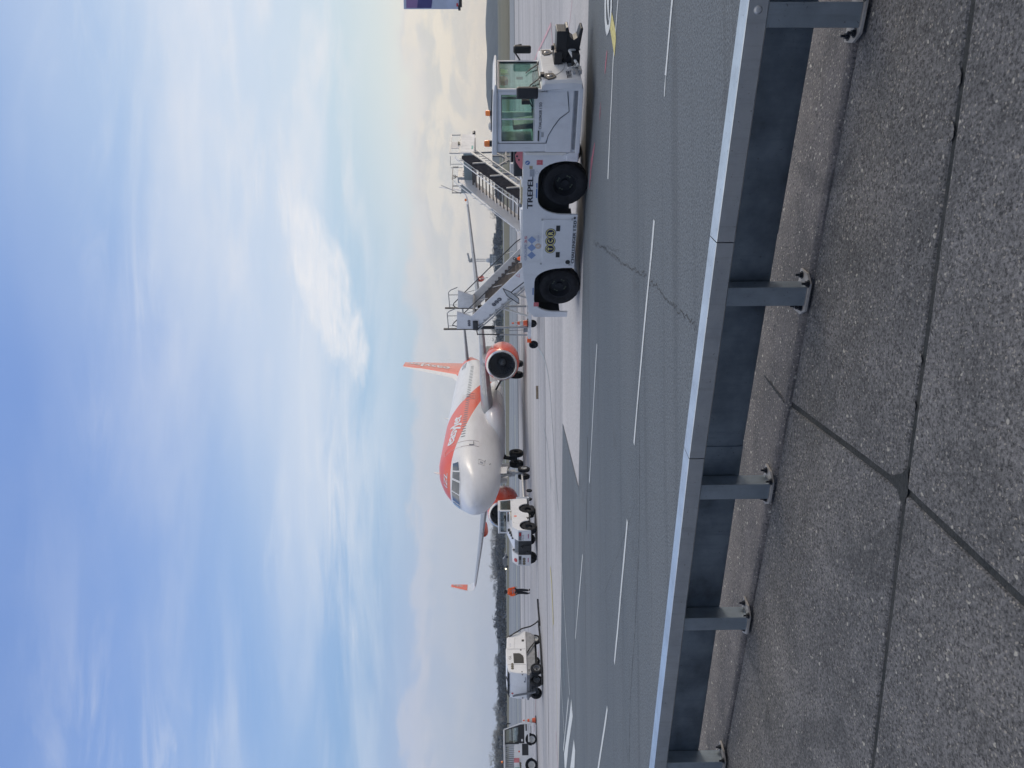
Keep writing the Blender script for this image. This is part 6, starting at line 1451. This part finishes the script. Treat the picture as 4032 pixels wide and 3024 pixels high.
# ------------------------------------------------------------------ far background
def hill(name, prof, Y, depth, m):
    """wooded ridge: profile of photographed skyline points at distance Y, rounded towards and away from the viewer"""
    P_ = [at(x, y, Y) for y, x in prof]; mb = MB(); rings = []
    Q = []
    for a, b in zip(P_, P_[1:]):
        for i in range(8): Q.append(a.lerp(b, i/8))
    Q.append(P_[-1])
    for i, p in enumerate(Q):
        h = p.z + noise.noise(Vector((p.x*.02, 3, 0)))*3
        rings.append([Vector((p.x, Y-depth, -1)), Vector((p.x, Y-depth*.75, h*.35)), Vector((p.x, Y-depth*.35, h*.8)), Vector((p.x, Y, h)), Vector((p.x, Y+depth*.5, h*.7)), Vector((p.x, Y+depth, -1))])
    mb.loft(rings, caps=False, close=False); o = mb.build(name, m, smooth=80); o['kind'] = 'structure'; return o
hill('hills', [(-500, 1925), (-200, 1916), (0, 1925), (40, 1918), (73, 1914), (150, 1914), (228, 1919), (256, 1921), (285, 1914), (330, 1914), (378, 1915), (431, 1925), (480, 1934), (560, 1940), (650, 1938), (720, 1944), (780, 1950), (900, 1960)], 1000, 180, GM['hill'])
hill('hills', [(700, 1962), (800, 1957), (950, 1956), (1100, 1958), (1300, 1957), (1500, 1966), (1800, 1968), (2100, 1960), (2400, 1958), (2700, 1962), (3024, 1957), (3500, 1966)], 900, 120, GM['hill'])
# grassy bank below the far buildings
mb = MB(); bb = [at(1985, y, 430) for y in (1300, 1150, 1000, 900, 800, 680)]
mb.loft([[Vector((p.x, 400, -.2)), Vector((p.x, 430, hh)), Vector((p.x, 520, hh)), Vector((p.x, 560, -.2))] for p, hh in zip(bb, (.2, 2.2, 3.2, 2.6, 1.8, .3))], caps=False, close=False); o = mb.build('grass_bank', M['bluef'], smooth=60); o['kind'] = 'structure'
def building(name, label, y0, y1, xt, Y, depth, storeys, bays, cat='building', group=None, dome=False):
    a = at(xt, y0, Y); b = at(xt, y1, Y); x0, x1 = min(a.x, b.x), max(a.x, b.x); h = a.z
    t = thing(name, label, cat, ((x0+x1)/2, Y, 0), 0, group); w_ = (x1-x0)/2
    mb = MB(); mb.box((-w_, 0, -.3), (w_, depth, h)); mb.build('wall', M['facade'], t)
    mb = MB(); mb.box((-w_-.3, -.3, h+.003), (w_+.3, depth+.3, h+.35)); mb.build('roof', M['roofm'], t)
    zb_ = 1.0
    for i in range(storeys):
        zz = zb_+(h-zb_)*i/storeys+.5; hh = (h-zb_)/storeys*.5
        for j in range(bays):
            xx = -w_+2*w_*(j+.2)/bays; mb = MB(); mb.box((xx, -.12, zz), (xx+2*w_/bays*.6, -.01, zz+hh)); mb.build('window', M['glaze'], t)
    if dome:
        mb = MB(); mb.lathe([(w_*.55, 0), (w_*.55, 1.2), (w_*.45, 2.3), (w_*.2, 3.1), (0, 3.3)], (0, depth/2, h+.35), (0, 0, 1), 20); mb.build('dome', M['facade'], t, smooth=50)
    return t
building('terminal_building', 'longest pale low building of the far row, nearest the top edge of the photo', 918, 975, 1946, 560, 12, 2, 8)
building('terminal_building', 'pale block standing between the domed building and the long low one', 977, 996, 1951, 565, 12, 2, 3)
building('domed_building', 'tall pale building with a rounded roof, highest of the far buildings', 1001, 1036, 1930, 570, 14, 4, 4, dome=True)
building('terminal_building', 'pale low building in the far row, partly behind the stairs with logos', 1038, 1072, 1948, 562, 12, 2, 5)
# tower crane
cp = at(1965, 1024, 640); TC = thing('tower_crane', 'thin lattice tower crane rising behind the domed building', 'crane', (cp.x, 640, 0), 0)
ct = at(1850, 1024, 640).z
mb = MB()
for sx_ in (-.9, .9):
    for sy_ in (-.9, .9): mb.bar((sx_, sy_, 0), (sx_, sy_, ct), .25)
n_ = int(ct/2.4)
for k in range(n_):
    z0 = ct*k/n_; z1 = ct*(k+1)/n_; mb.bar((-.9, -.9, z0), (.9, -.9, z1), .18); mb.bar((.9, .9, z0), (-.9, .9, z1), .18)
mb.build('mast', mat('crane_grey', (.50, .50, .52), .6), TC)
mb = MB(); mb.box((-1.6, -1.4, ct-3.4), (1.6, 1.4, ct-1.0)); mb.bar((0, 0, ct), (0, 0, ct+1.5), .5); mb.bar((-1.5, 0, ct), (.5, -30, ct+.5), .8, 1.2); mb.bar((0, 0, ct), (.3, 9, ct), .9, 1.2); mb.build('jib', M['grey'], TC)
# trees beyond the airfield: winter crowns of twig clumps on a trunk with limbs
def tree_mesh(seed, kind):
    rnd = random.Random(seed); tr = MB(); tr.tube([(0, 0, -.2), (.1, 0, 2.2), (.0, .1, 4.6)], [.22, .16, .06], 6)
    cr = MB(); H_ = 8.0
    lobes = []
    for k in range(9):
        a = rnd.uniform(0, 2*pi); z0 = rnd.uniform(1.8, 4.5); L = rnd.uniform(1.4, 2.8); e_ = Vector((cos(a)*L, sin(a)*L, z0+rnd.uniform(1.2, 3.2)))
        tr.tube([(0, 0, z0), tuple((Vector((0, 0, z0))+e_)/2+Vector((0, 0, .2))), tuple(e_)], [.09, .06, .03], 4); lobes.append((e_, rnd.uniform(.9, 1.6)))
    lobes.append((Vector((0, 0, 6.2)), 1.6))
    N_ = {0: 420, 1: 620, 2: 330}[kind]
    for _ in range(N_):
        c, r = rnd.choice(lobes); d = Vector((rnd.gauss(0, 1), rnd.gauss(0, 1), rnd.gauss(0, .8))).normalized()*r*rnd.random()**.4
        p = c+d
        if kind == 1: p.z = max(.8, p.z*rnd.uniform(.6, 1.0))
        if p.z > H_: p.z = H_-rnd.random()*.5
        if kind == 1:
            u = Vector((rnd.gauss(0, 1), rnd.gauss(0, 1), rnd.gauss(0, 1))).normalized()*rnd.uniform(.18, .38); v = u.cross(Vector((rnd.gauss(0, 1), rnd.gauss(0, 1), rnd.gauss(0, 1)))).normalized()*rnd.uniform(.15, .3)
            cr.poly([p-u, p+v, p+u, p-v])
        else:                                         # a spray of thin twigs pointing outward and up
            dd = (p-Vector((0, 0, 3.0))).normalized()+Vector((0, 0, .7)); dd.normalize(); dd = (dd+Vector((rnd.gauss(0, .3), rnd.gauss(0, .3), rnd.gauss(0, .2)))).normalized()
            s_ = dd.cross(Vector((rnd.gauss(0, 1), rnd.gauss(0, 1), rnd.gauss(0, 1)))).normalized()*rnd.uniform(.05, .11); L = rnd.uniform(.5, 1.1)
            cr.poly([p-s_, p+s_, p+dd*L]); 
    ct_ = [M['twig'], M['twig2'], M['twig3']][kind]
    t = bpy.data.objects.new('tree', None); COL.objects.link(t)
    tr.build('trunk', M['bark'], t); cr.build('crown', ct_, t, recalc=False); return t
protos = [(tree_mesh(11+i, k), k) for i, k in enumerate((0, 0, 1, 1, 2, 2))]
prof = [(-60, 1945), (0, 1950), (620, 1950), (700, 1946), (780, 1932), (813, 1927), (857, 1941), (900, 1937), (946, 1934), (975, 1925), (990, 1938), (1059, 1937), (1100, 1938), (1180, 1942), (1241, 1934), (1290, 1933), (1340, 1936), (1420, 1945), (1500, 1962), (1900, 1962), (1990, 1945), (2045, 1934), (2120, 1930), (2191, 1926), (2251, 1935), (2290, 1940), (2306, 1956), (2330, 1935), (2380, 1937), (2449, 1937), (2490, 1939), (2520, 1955), (2580, 1955), (2594, 1943), (2625, 1942), (2645, 1952), (2700, 1951), (2780, 1948), (2810, 1938), (2840, 1959), (2890, 1936), (2960, 1929), (3024, 1934), (3100, 1935)]
def topx(y):
    for (a, u_), (b, v_) in zip(prof, prof[1:]):
        if a <= y <= b: return u_+(v_-u_)*(y-a)/(b-a)
    return 1950
used = [False]*len(protos); rnd = random.Random(4)
kinds = {0: 'bare grey-green tree in the line beyond the airfield', 1: 'dense dark evergreen tree in the line beyond the airfield', 2: 'pale leafless tree in the line beyond the airfield'}
ys = []
y = 2000
while y < 3090: ys.append((y, 0)); y += rnd.uniform(15, 23)
y = 690
while y < 1460: ys.append((y, 1)); y += rnd.uniform(18, 28)
cnt = {}
ORD = 'first second third fourth fifth sixth seventh eighth ninth tenth eleventh twelfth thirteenth fourteenth fifteenth sixteenth seventeenth eighteenth nineteenth twentieth'.split()+['%dth' % k for k in range(21, 60)]
for y, zone in ys:
    Y = rnd.uniform(322, 352); hx = topx(y)+rnd.choice((-4, -1, 2, 5, 9, 12)); top = at(hx, y, Y).z
    if top < 1.5: continue
    if zone == 0: pk = rnd.choice((0, 4, 5, 1, 0) if (y < 2300 or y > 2780) else (2, 3, 2, 3, 0))
    else: pk = rnd.choice((0, 1, 4) if y > 1180 else (2, 3, 0))
    if 2590 < y < 2632: pk = 2
    pr_, k = protos[pk]; s_ = top/8.0*rnd.uniform(.95, 1.04); p = at(hx, y, Y)
    if not used[pk]: r = pr_; used[pk] = True
    else:
        r = pr_.copy(); COL.objects.link(r)
        for ch in list(pr_.children): c = ch.copy(); COL.objects.link(c); c.parent = r
    sw = s_*rnd.uniform(1.25, 1.7); r.location = (p.x, Y, -.25); r.scale = (sw, sw, s_*1.03); r.rotation_euler = (0, 0, rnd.uniform(0, 6.28))
    SEC = [(0, 1130, 'behind the stairs with dark sheeting'), (1130, 1500, 'behind the stairs with logos'), (1500, 2265, 'between airliner nose and person'), (2265, 2480, 'between person and ground power unit'), (2480, 2770, 'behind the ground power unit'), (2770, 9999, 'behind the baggage tractor')]
    sec = [q for q in SEC if q[0] <= y < q[1]][0]; cnt[(sec[2], k)] = cnt.get((sec[2], k), 0)+1
    kinds_ = ('bare grey-green tree', 'dense dark evergreen tree', 'pale leafless tree')
    tag(r, ORD[cnt[(sec[2], k)]-1]+' '+kinds_[k]+' down the photo '+sec[2], 'tree', {0: 'bare grey-green trees beyond the airfield', 1: 'dense dark trees beyond the airfield', 2: 'pale leafless trees beyond the airfield'}[k])
for (pr_, k), u_ in zip(protos, used):
    if not u_:
        for ch in list(pr_.children): bpy.data.objects.remove(ch)
        bpy.data.objects.remove(pr_)
# the dark thicket behind and below them
def thicket(name, ya, yb, m, label, n):
    rnd = random.Random(ya); mb = MB()
    for _ in range(n):
        y = rnd.uniform(ya, yb); Y = rnd.uniform(326, 372); hx = topx(y)+14; top = max(1.4, at(hx, y, Y).z*.80)
        p = Vector((at(hx, y, Y).x, Y, rnd.random()**.8*top)); u = Vector((rnd.gauss(0, 1), rnd.gauss(0, 1), rnd.gauss(0, 1))).normalized()*rnd.uniform(.35, .8); v = u.cross(Vector((rnd.gauss(0, 1), rnd.gauss(0, 1), rnd.gauss(0, 1)))).normalized()*rnd.uniform(.3, .6)
        mb.poly([p-u, p+v, p+u, p-v])
    o = mb.build(name, m, recalc=False); tag(o, label, 'thicket', kind='stuff')
thicket('thicket', 1960, 3120, M['twig2'], 'dark thicket under the trees beyond the airfield on the left', 9000)
thicket('thicket', 700, 1500, M['twig2'], 'dark thicket beyond the airfield behind the passenger stairs', 3500)
# small far things on the airfield
cp = G(1999, 2180); CRT = thing('parked_car', 'tiny far car with a lit headlamp on the airfield road', 'car', (cp.x, 205, -.06), 0)
mb = MB(); mb.prism([(-2, .3), (-2, .9), (-1.3, 1.0), (-.8, 1.5), (.7, 1.5), (1.3, .95), (2.1, .85), (2.1, .3)], -.8, .8); mb.build('body', M['grey'], CRT, bevel=.05)
em = bpy.data.materials.new('lit_headlamp'); em.use_nodes = True; em.node_tree.nodes['Principled BSDF'].inputs['Emission Color'].default_value = (1, .9, .6, 1); em.node_tree.nodes['Principled BSDF'].inputs['Emission Strength'].default_value = 3
mb = MB(); mb.lathe([(0, 0), (.22, 0), (0, .1)], (-1.9, -.82, .7), (0, -1, 0), 12); mb.build('headlight', em, CRT)
for x_ in (-1.3, 1.3): wheel(CRT, (x_, -.75, .32), .32, .2)

# ------------------------------------------------------------------ air
mb = MB(); mb.box((-1800, -80, -1.4), (1800, 1300, 36)); hz_ = mb.build('haze', bpy.data.materials.new('haze_air'), recalc=True); hz_['kind'] = 'stuff'
hm = hz_.data.materials[0]; hm.use_nodes = True; t = NT(hm.node_tree); t.n.clear()
pv = t.new('ShaderNodeVolumePrincipled'); pv.inputs['Color'].default_value = (.78, .88, 1, 1); pv.inputs['Density'].default_value = 3.2e-4; pv.inputs['Anisotropy'].default_value = 0
ho = t.new('ShaderNodeOutputMaterial'); t.l.new(pv.outputs[0], ho.inputs['Volume'])
